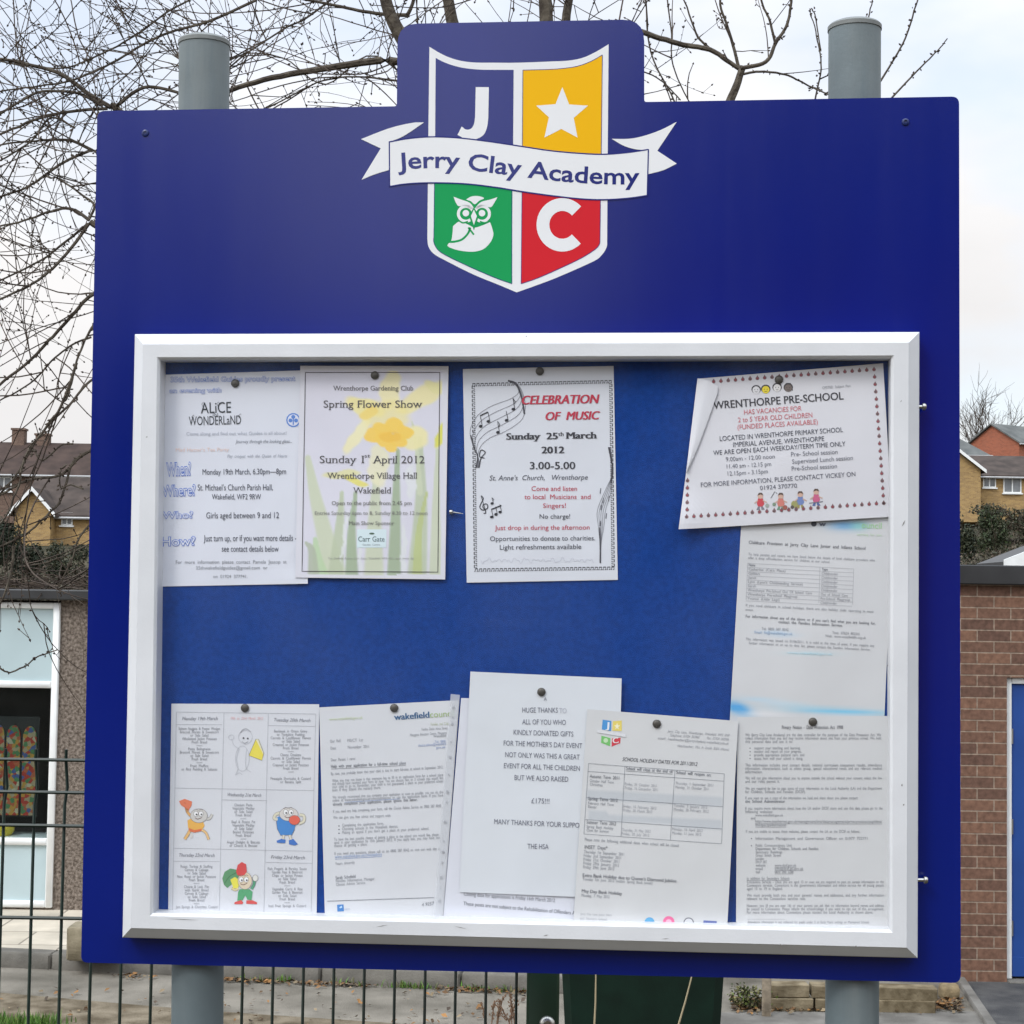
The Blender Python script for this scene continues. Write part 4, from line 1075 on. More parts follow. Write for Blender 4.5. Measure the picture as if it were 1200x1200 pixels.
PAPERS = []
class Sheet:
    def __init__(self, name, label, cat, corners, n, crop, base=(206, 208, 213), curl=(0.0008, 2.1, 1.3, 0.0), poly=None, paint=None, group=None, grid=(30, 42), warp=None):
        self.name, self.label, self.cat, self.group = name, label, cat, group
        self.cr = crop; self.n = n; self.ops = []; self.base = np.asarray(base, float); self.paint = paint; self.grid = grid
        self.cp = np.asarray(corners, float)                      # TL TR BR BL in photo pixels
        self.st = P2S(self.cp, n); self.c0 = self.st.mean(0); self.curl = curl; self.warp = warp
        PAPERS.append(self)
    def px(self, p):
        p = np.atleast_2d(np.asarray(p, float)); return np.stack([self.cr[0] + p[:, 0] / self.cr[2], self.cr[1] + p[:, 1] / self.cr[2]], 1)
    def bump(self, st):
        A, fx, fy, ph = self.curl; d = (st - self.c0) / .1
        z = A * (np.sin(d[:, 0] * fx + ph) * .6 + np.sin(d[:, 1] * fy + ph * 1.7 + .4) * .6 + np.sin(d[:, 0] * fx * .7 - d[:, 1] * fy * 1.3 + ph) * .5)
        if self.warp is not None: z = z + self.warp(st, self)
        return z
    # drawing ops, all in the crop's own coordinates
    def T(self, text, x0, y0, x1, y1, cap, col, sty='r'):
        if cap <= 15:
            cap = cap * 1.16; text = text.replace(' ', '  '); col = tuple(c * .74 + 205 * .26 for c in col)
        elif cap <= 18: col = tuple(c * .82 + 205 * .18 for c in col)
        off = STY[sty]; need(text, off)
        if sty == 'o': need(text, -0.002)
        self.ops.append(('T', text, x0, y0, x1, y1, cap, col, sty)); return self
    def P(self, pts, col, lv=0): self.ops.append(('P', np.asarray(pts, float), col, lv)); return self
    def L(self, pts, w, col, lv=1, closed=False):
        p = np.asarray(pts, float)
        if closed: p = np.vstack([p, p[:1]])
        q = [p[0]]
        for i in range(1, len(p)):
            k = max(1, int(np.linalg.norm(p[i] - p[i - 1]) / 60))
            for j in range(1, k + 1): q.append(p[i - 1] + (p[i] - p[i - 1]) * j / k)
        self.ops.append(('L', np.array(q), w, col, lv)); return self
    def C(self, x, y, r, col, lv=0, ry=None, n=14):
        t = np.linspace(0, 2 * math.pi, n, endpoint=False); ry = ry or r
        return self.P(np.stack([x + r * np.cos(t), y + ry * np.sin(t)], 1), col, lv)
    def build(self):
        K = 0.70 / lin(208)
        tocol = lambda c: np.clip(lin(c) * K, 0, .86)
        b = MB(); nu, nv = self.grid
        u = np.linspace(0, 1, nu + 1); v = np.linspace(0, 1, nv + 1); U, V = np.meshgrid(u, v)
        q = (self.st[0] * ((1 - U) * (1 - V))[..., None] + self.st[1] * (U * (1 - V))[..., None] + self.st[2] * (U * V)[..., None] + self.st[3] * ((1 - U) * V)[..., None]).reshape(-1, 2)
        cpx = (self.cp[0] * ((1 - U) * (1 - V))[..., None] + self.cp[1] * (U * (1 - V))[..., None] + self.cp[2] * (U * V)[..., None] + self.cp[3] * ((1 - U) * V)[..., None]).reshape(-1, 2)
        cc = np.stack([(cpx[:, 0] - self.cr[0]) * self.cr[2], (cpx[:, 1] - self.cr[1]) * self.cr[2]], 1)
        cols = np.tile(self.base, (len(q), 1))
        if self.paint is not None: cols = self.paint(cc, cols)
        org = np.array([self.c0[0], -self.n, self.c0[1]])
        def put(st, dz): return np.stack([st[:, 0] - org[0], -(self.n + self.bump(st) + dz) - org[1], st[:, 1] - org[2]], 1)
        fs = [(j * (nu + 1) + i, (j + 1) * (nu + 1) + i, (j + 1) * (nu + 1) + i + 1, j * (nu + 1) + i + 1) for j in range(nv) for i in range(nu)]
        b.add(put(q, 0), fs, tocol(cols))
        back = put(q, -.00025); b.add(back, [f[::-1] for f in fs], tocol(cols))
        Z = 0.0004
        for op in self.ops:
            if op[0] == 'T':
                _, text, x0, y0, x1, y1, cap, col, sty = op
                runs = [(STY[sty], col, Z * 1.5, 0.0)] if sty != 'o' else [(STY['o'], col, Z * 1.5, 0.0), (-0.002, self.base * 1.0, Z * 2.0, 0.0)]
                if sty in BOLD: runs = [(STY[sty], col, Z * (1.5 + .1 * q_), BOLD[sty] * (.35 if cap < 20 else 1) * (q_ - .5)) for q_ in range(2)]
                ref = TEXTQ[(text, round(STY[sty], 4))][0]
                if len(ref) == 0: continue
                xa, xb = ref[:, 0].min(), ref[:, 0].max(); sx = 1.0 / max(1e-6, xb - xa)
                dx, dy = x1 - x0, y1 - y0; Lg = math.hypot(dx, dy)
                for off, c, dz, shf in runs:
                    v2, f2 = TEXTQ[(text, round(off, 4))]
                    if sty in ('s', 'sb'): v2, f2 = serifs(v2, f2, CAPH)
                    tt = (v2[:, 0] + shf - xa) * sx; hh = v2[:, 1] * cap / CAPH
                    if sty in ('i', 'bi'): tt = tt + hh * .22 / Lg
                    x = x0 + dx * tt + dy / Lg * hh; y = y0 + dy * tt - dx / Lg * hh
                    b.add(put(P2S(self.px(np.stack([x, y], 1)), self.n), dz), f2, tocol(np.asarray(c, float)))
            elif op[0] == 'P':
                _, pts, c, lv = op
                st_ = P2S(self.px(pts), self.n); a = st_[:, 0] @ np.roll(st_[:, 1], -1) - st_[:, 1] @ np.roll(st_[:, 0], -1)
                ids = tuple(range(len(pts)))
                b.add(put(st_, Z * (.75 + lv * .5)), [ids if a > 0 else ids[::-1]], tocol(np.asarray(c, float)))
            else:
                _, pts, w, c, lv = op
                d = np.gradient(pts, axis=0); nrm = np.stack([-d[:, 1], d[:, 0]], 1); nrm /= np.linalg.norm(nrm, axis=1)[:, None] + 1e-9
                a = put(P2S(self.px(pts + nrm * w / 2), self.n), Z * (.75 + lv * .5)); z = put(P2S(self.px(pts - nrm * w / 2), self.n), Z * (.75 + lv * .5))
                N = len(pts); b.add(np.vstack([a, z]), [(i, i + 1, N + i + 1, N + i) for i in range(N - 1)], tocol(np.asarray(c, float)))
        o = b.build(self.name, M['paper'], color=True)
        loc = SM @ np.array([self.c0[0], -self.n, self.c0[1] + H0]) + SB
        o.matrix_world = Matrix.Translation(Vector(loc)) @ _M.to_4x4()
        tag(o, self.label, self.cat, self.group); self.o = o
        return o

PG = 'notices pinned up inside the cabinet'
DK_ = (62, 64, 72); MID = (112, 116, 124); LT = (150, 153, 160)
def gauss(cc, x, y, sx, sy, a=0.0):
    dx, dy = cc[:, 0] - x, cc[:, 1] - y; ca, sa = math.cos(a), math.sin(a)
    u_, v_ = dx * ca + dy * sa, -dx * sa + dy * ca
    return np.exp(-(u_ / sx) ** 2 - (v_ / sy) ** 2)
def blend(cols, m, c): return cols * (1 - m[:, None]) + np.asarray(c, float) * m[:, None]

# ---- guides poster
A = Sheet('poster', 'white poster with blue outlined When, Where, Who and How headings, top left of the board', 'poster', [(180, 439.5), (357, 434), (361, 684), (180, 687.5)], .0115, (180, 420, 4.283), (204, 207, 216), curl=(.0006, 2, 1.2, .3), group=PG,
          warp=lambda st, s: .006 * np.exp(-((st[:, 0] - s.st[2][0]) / .045) ** 2 - ((st[:, 1] - s.st[2][1]) / .02) ** 2) * .4)
BL = (78, 114, 196)
A.T('35th Wakefield Guides proudly present', 85, 119, 712, 113, 25, (84, 116, 190), 'o').T('an evening with', 80, 173, 342, 170, 22, (84, 116, 190), 'o')
A.T('ALiCE', 238, 276, 390, 272, 54, (52, 56, 62)).T('IN', 298, 293, 324, 292, 15, (70, 74, 80)).T('WONDERLaND', 178, 336, 440, 330, 44, (52, 56, 62))
for x, y in ((246, 224), (322, 222), (196, 288), (432, 282)): A.L([(x, y + 18), (x - 4, y + 4), (x + 5, y - 4), (x + 8, y + 3)], 2, (80, 84, 90))
A.C(702, 310, 36, (88, 128, 196)).C(702, 310, 29, (204, 208, 222), 1).C(702, 294, 10, (88, 128, 196), 2).C(688, 312, 10, (88, 128, 196), 2).C(716, 312, 10, (88, 128, 196), 2).L([(702, 300), (702, 334)], 6, (88, 128, 196), 2)
A.T('Come along and find out what Guides is all about!', 165, 387, 668, 383, 17, (158, 163, 176)).T('Journey through the looking glass...', 412, 426, 695, 424, 17, (105, 110, 122), 'i')
A.T("Mad Hatter's Tea Party", 112, 468, 378, 466, 18, (222, 192, 182)).T('Play croquet with the Queen of Hearts', 370, 499, 670, 497, 14, (140, 146, 160), 'i')
A.T('When?', 65, 590, 190, 586, 64, BL, 'o').T('Where?', 42, 692, 212, 688, 54, BL, 'o').T('Who?', 42, 804, 200, 802, 34, BL, 'o').T('How?', 38, 942, 212, 938, 44, BL, 'o')
D1 = (66, 70, 82)
A.T('Monday 19th March, 6.30pm\u20148pm', 246, 584, 666, 581, 28, D1).T("St. Michael's Church Parish Hall,", 222, 663, 600, 662, 30, D1).T('Wakefield, WF2 9RW', 293, 708, 540, 708, 27, D1)
A.T('Girls aged between 9 and 12', 265, 803, 630, 802, 30, D1).T('Just turn up, or if you want more details -', 252, 918, 717, 916, 31, D1).T('see contact details below', 343, 970, 628, 970, 30, D1)
A.T('For more information please contact Pamela Jessop at', 112, 1031, 668, 1029, 15, MID).T('35thwakefieldguides@gmail.com or', 213, 1059, 572, 1058, 14, MID).T('on 01924 377741.', 300, 1102, 472, 1102, 14, MID)

# ---- flower show poster
def flower(cc, cols):
    X, Y = cc[:, 0], cc[:, 1]
    inside = ((X > 57 - (Y - 73) * .016) & (X < 772 - (Y - 73) * .010) & (Y < 1126) & (Y > 62)).astype(float)
    c = blend(cols, inside, (203, 202, 213))
    wv = np.stack([X + 5 * np.sin(Y * .043 + 1) + 3 * np.sin(Y * .11), Y + 5 * np.sin(X * .05)], 1)
    def petal(c, x, y, sx, sy, a, col, k=.9, s=7.0):
        g = gauss(wv, x, y, sx, sy, a); e_ = .9 / s; t = np.clip((g - .36 + e_) / (2 * e_), 0, 1); return blend(c, inside * k * t * t * (3 - 2 * t), col)
    def leaf(c, pts, w, col, k=.9):
        p = catmull(np.array(pts, float), 8); d = np.full(len(X), 1e9); hw_ = np.zeros(len(X))
        for i in range(len(p) - 1):
            e = p[i + 1] - p[i]; t = np.clip(((X - p[i, 0]) * e[0] + (Y - p[i, 1]) * e[1]) / (e @ e), 0, 1)
            q = np.hypot(X - p[i, 0] - t * e[0], Y - p[i, 1] - t * e[1]); ww = w * (.25 + .75 * (i + t) / (len(p) - 1))
            m = q / ww < d; d = np.where(m, q / ww, d)
        t = np.clip((1.22 - d) / .44, 0, 1); return blend(c, inside * k * t * t * (3 - 2 * t), col)
    Gr, Gd, Gl, Yl = (176, 186, 160), (152, 168, 140), (190, 197, 172), (224, 216, 168)
    for pts, w, col in [([(70, 520), (110, 720), (170, 960), (210, 1130)], 62, Gl), ([(250, 700), (235, 900), (215, 1130)], 40, Gr), ([(320, 700), (300, 900), (300, 1130)], 34, Gd), ([(430, 600), (420, 820), (415, 1130)], 52, Gl),
                        ([(540, 480), (530, 760), (520, 1130)], 36, Gd), ([(655, 420), (660, 760), (640, 1130)], 50, Gr), ([(690, 700), (650, 900), (640, 1130)], 26, (176, 186, 130)), ([(745, 480), (738, 800), (735, 1130)], 34, Gl),
                        ([(110, 940), (120, 1040), (140, 1130)], 40, (176, 198, 160)), ([(60, 960), (90, 1000), (100, 1130)], 30, (168, 176, 158)), ([(615, 330), (640, 500), (655, 700)], 16, Gl)]:
        c = leaf(c, pts, w, col)
    c = petal(c, 500, 165, 52, 105, .12, Yl); c = petal(c, 660, 205, 150, 48, -.52, (222, 213, 160)); c = petal(c, 370, 255, 110, 42, .30, (224, 214, 150)); c = petal(c, 330, 400, 120, 30, -.98, (224, 218, 174))
    c = petal(c, 625, 415, 74, 60, .4, (224, 216, 162)); c = petal(c, 440, 560, 52, 110, .05, (218, 214, 180), .8); c = petal(c, 480, 300, 120, 80, 0, (224, 212, 146), .7, 5)
    c = petal(c, 392, 288, 46, 30, -.3, (226, 202, 116)); c = petal(c, 320, 640, 64, 18, .35, (212, 204, 112)); c = petal(c, 250, 604, 100, 18, -.12, (210, 206, 150), .8); c = petal(c, 765, 400, 26, 66, .3, (206, 204, 86)); c = petal(c, 735, 150, 60, 26, .5, (216, 210, 156))
    for x, y, s_ in [(412, 404, 48), (455, 372, 46), (520, 352, 50), (575, 384, 42), (545, 430, 46), (512, 468, 30), (470, 420, 48)]: c = petal(c, x, y, s_, s_ * .8, .3, (230, 193, 92), .95, 11)
    c = petal(c, 500, 410, 60, 26, .2, (222, 176, 72), .6, 6)
    for x, y, sx, sy, a_ in [(570, 1010, 14, 150, .03), (345, 1020, 10, 150, .0), (262, 930, 9, 130, .12), (608, 640, 26, 90, 0)]: c = petal(c, x, y, sx, sy, a_, (208, 211, 212), .8)
    return c
B = Sheet('poster', 'flower show poster with yellow daffodils and a thin black border', 'poster', [(351.8, 428.6), (525.5, 429), (521.7, 679), (346, 676.8)], .0145, (345, 420, 4.442), (204, 204, 212), paint=flower, grid=(110, 156), curl=(.0005, 2, 1.1, 1.0), group=PG)
B.L([(57, 73), (757, 73), (747, 1112), (40, 1108)], 3.6, (66, 62, 66), 1, True)
T5 = (84, 82, 84)
B.T('Wrenthorpe Gardening Club', 203, 167, 619, 167, 24, T5, 's').T('Spring Flower Show', 152, 256, 664, 256, 37, T5, 's').T('Sunday 1', 132, 545, 360, 545, 38, T5, 's').T('st', 366, 516, 394, 516, 19, T5, 's').T('April 2012', 412, 546, 678, 546, 38, T5, 's')
B.T('Wrenthorpe Village Hall', 173, 626, 637, 626, 31, T5, 's').T('Wakefield', 308, 703, 502, 703, 31, T5, 's')
B.T('Open to the public from 2.45 pm', 195, 763, 610, 763, 20, (112, 112, 108), 's').T('Entries Saturday 6pm to 8, Sunday 8.30 to 12 noon', 107, 814, 693, 814, 18, (112, 112, 108), 's').T('Main Show Sponsor', 285, 867, 520, 867, 19, (112, 112, 108), 's')
B.P([(328, 890), (480, 890), (478, 985), (326, 985)], (200, 216, 220)).T('Carr Gate', 333, 953, 470, 953, 26, (88, 108, 112), 's').T('Garden Centre', 356, 974, 446, 974, 8, (120, 130, 134)).C(404, 912, 14, (84, 104, 92), 1, 5)
B.T('The Sheffield Room, Carr Gate, Wakefield WF2 0SY, open every day', 175, 1045, 624, 1045, 9, (140, 142, 134))

# ---- music poster
C_ = Sheet('poster', 'Celebration of Music poster with a border of small notes and red lettering', 'poster', [(542.4, 432.4), (719, 428.8), (724, 679.5), (547, 682.8)], .0115, (530, 420, 4.444), (200, 203, 210), curl=(.0007, 1.6, 1.2, 2.0), group=PG)
INK = (58, 58, 64)
def notepair(x, y, ux, uy, s=1.0):
    vx, vy = -uy, ux
    q = lambda a, c: (x + ux * a * s + vx * c * s, y + uy * a * s + vy * c * s)
    C_.P([q(-7, -8), q(8, -8), q(8, -3.5), q(-7, -3.5)], INK); C_.P([q(-7, -4), q(-4.6, -4), q(-4.6, 7), q(-7, 7)], INK); C_.P([q(5.6, -4), q(8, -4), q(8, 7), q(5.6, 7)], INK)
    for a in (-8, 4.5): C_.P([q(a - 3.2, 6), q(a - 1, 3.6), q(a + 2.6, 4.4), q(a + 3, 7.2), q(a, 9), q(a - 2.8, 8.4)], INK, 1)
def row(p0, p1, n, rot=False):
    d = np.array(p1) - np.array(p0); L0 = np.linalg.norm(d); d = d / L0
    for i in range(n):
        p = np.array(p0) + d * L0 * i / (n - 1)
        if rot: notepair(p[0], p[1], d[0], d[1])
        else: notepair(p[0], p[1], d[0], d[1])
row((112, 137), (822, 121), 34); row((126, 1102), (836, 1092), 34); row((826, 140), (838, 1076), 42, True); row((121, 1084), (109, 152), 42, True)
R5 = (176, 52, 72)
C_.T('CELEBRATION', 360, 240, 756, 233, 45, R5, 'bi').T('OF  MUSIC', 484, 322, 760, 317, 42, R5, 'bi')
C_.T('Sunday  25', 283, 423, 548, 420, 33, INK, 'sb').T('th', 552, 404, 580, 403, 19, INK, 'sb').T('March', 597, 418, 748, 416, 33, INK, 'sb').T('2012', 467, 494, 582, 493, 34, INK, 'sb')
C_.T('3.00-5.00', 405, 577, 640, 576, 37, INK, 'm').T("St. Anne's  Church,   Wrenthorpe", 193, 636, 704, 631, 26, (76, 78, 88), 'i')
C_.T('Come and listen', 413, 690, 650, 690, 24, R5).T('to local  Musicians  and', 376, 733, 720, 732, 24, R5).T('Singers!', 473, 779, 592, 778, 24, R5)
C_.T('No charge!', 455, 835, 614, 834, 24, (66, 68, 78)).T('Just drop in during the afternoon', 222, 894, 715, 891, 24, R5).T('Opportunities to donate to charities.', 197, 951, 744, 947, 24, (66, 68, 78)).T('Light refreshments available', 248, 996, 672, 992, 25, (66, 68, 78))
# faint felt-pen line of handwriting
hw = [(150 + i * 9, 1052 + 14 * math.sin(i * 1.7) * math.cos(i * .53) + 5 * math.sin(i * .9)) for i in range(66)]
C_.L(catmull(hw, 3), 2.2, (184, 186, 196))
# sweeping stave with notes
P0 = catmull([(292, 118), (330, 140), (345, 178), (300, 212), (205, 248), (130, 300), (94, 372), (104, 440), (130, 505), (128, 568)], 8)
P1 = catmull([(318, 120), (358, 160), (380, 240), (362, 318), (280, 378), (200, 412), (152, 452), (134, 500), (140, 535), (138, 570)], 8)
for k in (0, .25, .5, .75, 1): C_.L(P0 * (1 - k) + P1 * k, 2.2, (104, 104, 112))
C_.L(catmull([(290, 116), (330, 130), (350, 170), (364, 215), (376, 290)], 6), 9, (72, 72, 80)); C_.L(catmull([(96, 400), (112, 460), (132, 510), (124, 570)], 6), 7, (66, 66, 72)); C_.L(catmull([(140, 570), (150, 520), (172, 490), (150, 478), (142, 510), (168, 520)], 6), 5, (50, 50, 56))
def note(x, y, h, s=1.0, flag=True):
    C_.C(x, y, 10 * s, (40, 40, 46), 2, 7.5 * s, 10); C_.L([(x + 8 * s, y), (x + 8 * s - 10 * s, y - h)], 3 * s, (40, 40, 46), 2)
    if flag: C_.L([(x - 2 * s, y - h), (x + 10 * s, y - h * .7), (x + 6 * s, y - h * .5)], 3.4 * s, (40, 40, 46), 2)
note(148, 353, 55, 1, False); note(188, 328, 50, 1, False); C_.L([(146, 298), (186, 279)], 6, (40, 40, 46), 2); note(238, 385, 58); note(283, 322, 48, 1, False); note(318, 264, 56)
C_.L(catmull([(150, 715), (162, 730), (150, 756), (144, 776), (160, 790), (184, 780), (182, 760), (164, 760), (160, 774), (172, 790), (174, 806), (164, 806)], 5), 5, (44, 46, 54)); C_.L([(150, 715), (176, 800)], 3, (44, 46, 54))
note(208, 755, 30, .9); note(206, 826, 40, .95, False); note(228, 812, 40, .95, False); note(250, 800, 40, .95, False); C_.L([(204, 786), (256, 766)], 6, (44, 46, 54), 2)
for k in range(5):
    a = k / 4; C_.L(catmull([(814 + a * 8, 462), (826 + a * 6, 520), (834 - a * 6, 600), (800 + a * 30, 680), (756 + a * 42, 790), (760 + a * 30, 870), (768 + a * 8, 960), (768 + a * 6, 1066)], 6), 2.0, (96, 96, 104))
C_.L(catmull([(814, 462), (826, 520), (836, 580), (826, 650)], 6), 7, (70, 70, 78)); C_.L([(768, 880), (772, 1066)], 6, (70, 70, 78))
for x, y in ((770, 690), (784, 740), (774, 776), (814, 730), (800, 820), (770, 860)): C_.L([(x, y + 14), (x + 3, y - 14)], 4, (80, 80, 88), 2)

# ---- pre-school poster, curled and folded at the left
D = Sheet('poster', 'tilted pre-school vacancies poster with a red drop border and folded left edge', 'poster', [(819, 443.6), (1035, 425.6), (1044.8, 605.5), (795, 620.5)], .0165, (780, 410, 4.286), (201, 201, 206), curl=(.0015, 1.9, 2.1, .6), group=PG, grid=(44, 30), warp=lambda st, s: .012 * np.exp(-((st[:, 0] - s.st[3][0]) / .03) ** 2 - ((st[:, 1] - s.st[3][1]) / .035) ** 2))
DR = (128, 96, 100)
def drops(p0, p1, n, skip=0):
    for i in range(skip, n):
        t = i / (n - 1); x, y = p0[0] + (p1[0] - p0[0]) * t, p0[1] + (p1[1] - p0[1]) * t
        D.C(x, y + 2, 9.5, DR, 0, 9, 9).P([(x - 6, y - 3), (x, y - 14), (x + 6, y - 3)], DR).C(x - 1, y + 2, 4, (150, 62, 72) if i % 3 else (80, 84, 84), 1, 4, 7)
drops((205, 160), (1047, 97), 24, 1); drops((1047, 97), (1096, 768), 19, 1); drops((105, 838), (1096, 768), 28); drops((110, 655), (108, 802), 5)
D.T('WRENTHORPE PRE-SCHOOL', 242, 297, 893, 249, 38, INK, 'm')
R6 = (190, 104, 112)
D.T('HAS VACANCIES FOR', 395, 325, 683, 305, 24, R6).T('2 to 5 YEAR OLD CHILDREN', 365, 364, 737, 339, 24, R6).T('(FUNDED PLACES AVAILABLE)', 362, 400, 764, 373, 24, R6)
D.T('LOCATED IN WRENTHORPE PRIMARY SCHOOL', 273, 458, 890, 413, 24, D1).T('IMPERIAL AVENUE, WRENTHORPE', 340, 488, 796, 458, 24, D1).T('WE ARE OPEN EACH WEEKDAY/TERM TIME ONLY', 240, 529, 903, 483, 23, D1)
G5 = (104, 106, 116)
D.T('9.00am - 12.00 noon', 303, 560, 548, 545, 21, G5).T('Pre- School session', 630, 536, 863, 523, 22, G5).T('11.40 am - 12.15 pm', 307, 596, 530, 583, 21, G5).T('Supervised Lunch session', 635, 573, 940, 553, 22, G5).T('12.15pm - 3.15pm', 312, 632, 513, 620, 21, G5).T('Pre-School session', 633, 608, 860, 594, 22, G5)
D.T('FOR MORE INFORMATION, PLEASE CONTACT VICKEY ON', 178, 690, 953, 635, 23, (88, 90, 102)).T('01924 370770', 474, 704, 660, 692, 21, (88, 90, 102)).T('OFSTED Subject Part', 787, 197, 930, 186, 11, MID)
for x, y, c in ((455, 200, (205, 205, 208)), (503, 198, (214, 196, 60)), (560, 189, (208, 206, 206)), (616, 190, (110, 100, 96))):
    D.C(x, y - 2, 24, (62, 60, 64), 0, 22).C(x, y + 2, 19, c, 1, 19).C(x - 7, y, 2, (50, 50, 54), 2).C(x + 7, y, 2, (50, 50, 54), 2).L([(x - 6, y + 9), (x, y + 12), (x + 6, y + 9)], 2, (60, 54, 54), 2)
D.P([(596, 196), (604, 166), (628, 166), (640, 206), (628, 200), (604, 202)], (70, 66, 68), 0)
for x, y, c1, c2 in ((476, 768, (190, 70, 78), (120, 120, 130)), (578, 768, (196, 120, 110), (110, 140, 120)), (676, 760, (110, 128, 176), (150, 140, 90)), (756, 748, (190, 96, 130), (90, 104, 150))):
    D.P([(x - 18, y + 4), (x - 12, y - 22), (x + 12, y - 22), (x + 20, y + 6), (x + 10, y + 20), (x - 12, y + 20)], c1).C(x, y - 34, 14, (196, 164, 148), 1).P([(x - 15, y - 36), (x - 8, y - 50), (x + 8, y - 50), (x + 15, y - 36), (x, y - 42)], (90, 74, 66), 2)
    D.P([(x - 12, y + 18), (x - 2, y + 18), (x - 4, y + 36), (x - 20, y + 36)], c2).P([(x + 2, y + 18), (x + 12, y + 18), (x + 22, y + 34), (x + 6, y + 36)], c2).L([(x + 12, y - 12), (x + 32, y - 2)], 5, (196, 164, 148)).L([(x - 12, y - 12), (x - 30, y + 2)], 5, (196, 164, 148))
D.L([(528, 745), (548, 712), (560, 722)], 3, (80, 80, 84)); D.C(648, 775, 18, (150, 150, 96)).C(636, 790, 9, (90, 84, 80), 1).C(600, 792, 12, (150, 90, 80), 1).L([(720, 770), (790, 762)], 4, (110, 110, 120)); D.C(510, 782, 10, (150, 158, 150), 1).C(545, 776, 9, (120, 140, 120), 1)

# ---- childcare letter under it
def wash(cc, cols):
    c = blend(cols, np.clip(gauss(cc, 120, 1105, 70, 30, .3) * 1.2, 0, .9), (70, 150, 208)); c = blend(c, gauss(cc, 250, 1060, 130, 14, .12) * .5, (160, 200, 224))
    c = blend(c, gauss(cc, 690, 1122, 300, 16, .05) * .9, (110, 185, 218)); c = blend(c, gauss(cc, 460, 1085, 160, 16, .15) * .35, (170, 205, 222)); c = blend(c, gauss(cc, 250, 1130, 120, 14) * .5, (222, 222, 224))
    c = blend(c, gauss(cc, 725, 75, 95, 26) * .95, (96, 150, 196)); c = blend(c, gauss(cc, 800, 78, 50, 22) * .7, (120, 190, 180)); c = blend(c, gauss(cc, 350, 685, 90, 12, .05) * .6, (150, 190, 222)); c = blend(c, gauss(cc, 530, 798, 150, 9, .03) * .35, (160, 208, 220))
    return c
E_ = Sheet('letter', 'grey childcare provision letter with blue ink run along its foot, below the tilted poster', 'letter', [(869.5, 600), (1047, 596), (1036, 852), (855, 848)], .0118, (840, 600, 4.8), (193, 194, 196), curl=(.0012, 3.4, 1.6, 1.2), paint=wash, grid=(50, 60), group=PG)
t6 = (112, 114, 122)
E_.T('w', 575, 78, 612, 80, 26, (70, 74, 90), 'b').C(546, 66, 16, (60, 62, 70)).T('ouncil', 815, 90, 926, 94, 34, (150, 196, 140)).T('working for you', 787, 132, 926, 136, 12, (170, 200, 160))
E_.T('Childcare Provision at Jerry Clay Lane Junior and Infants School', 180, 178, 835, 212, 15, (66, 68, 76), 'b')
E_.T('To help parents and carers, we have listed below the details of local childcare providers who', 178, 243, 888, 278, 12, t6).T('offer a drop off/collection service for children at our school', 176, 263, 632, 287, 12, t6)
for i, (a, c_) in enumerate([('Name', 'Type'), ("Catherine (Cat's Place)", 'Childminder'), ('Gillian', 'Childminder'), ('Janet', 'Childminder'), ("Lynn (Lynn's Childminding Service)", 'Childminder'), ('Sarah', 'Childminder'), ('Wrenthorpe Pre-School Out Of School Care', 'Out of School Care'), ('Wrenthorpe Pre-school Playgroup', 'Pre-School Playgroup'), ('Yvonne (Little Legs)', 'Childminder')]):
    y = 304 + i * 23.5; w = len(a) * 9.0; w2 = min(165, len(c_) * 8.4)
    E_.T(a, 180 - i, y, 180 - i + w, y + w * .05, 12, t6 if i else D1, 'b' if i == 0 else 'r').T(c_, 590 - i, y + 24, 590 - i + w2, y + 24 + w2 * .05, 12, t6 if i else D1, 'b' if i == 0 else 'r')
    E_.L([(172 - i, y + 7), (578 - i, y + 28)], 1.4, (150, 151, 157)).L([(582 - i, y + 29), (768 - i, y + 38)], 1.4, (150, 151, 157))
E_.L([(174, 288), (165, 492)], 1.4, (150, 151, 157)).L([(580, 308), (573, 512)], 1.6, (150, 151, 157)).L([(770, 320), (762, 522)], 1.4, (150, 151, 157)).L([(174, 288), (770, 320)], 1.4, (150, 151, 157))
E_.T('If you need childcare in school holidays, there are also holiday clubs operating in most', 163, 530, 882, 567, 12, t6).T('areas.', 161, 554, 206, 556, 11, t6)
E_.T("For information about any of the above or if you can't find what you are looking for,", 163, 592, 892, 634, 13, (70, 72, 80), 'b').T('contact the Families Information Service.', 347, 624, 706, 645, 13, (70, 72, 80), 'b')
E_.T('Tel: 0800 587 8042', 252, 662, 402, 668, 12, t6).T('Email: fis@wakefield.gov.uk', 212, 682, 425, 692, 12, (110, 140, 176)).T('Text: 07624 802241', 648, 684, 803, 692, 12, t6).T('Web: www.wakefieldfis.org.uk', 608, 702, 838, 714, 12, t6)
E_.T('This information was issued on 01/06/2011. It is valid at the time of print. If you require any', 163, 720, 885, 758, 12, t6).T('further information or an up to date list, please contact the Families Information Service.', 180, 742, 862, 780, 12, t6).T('www.wakefield.gov.uk', 395, 796, 650, 806, 11, (160, 200, 214))

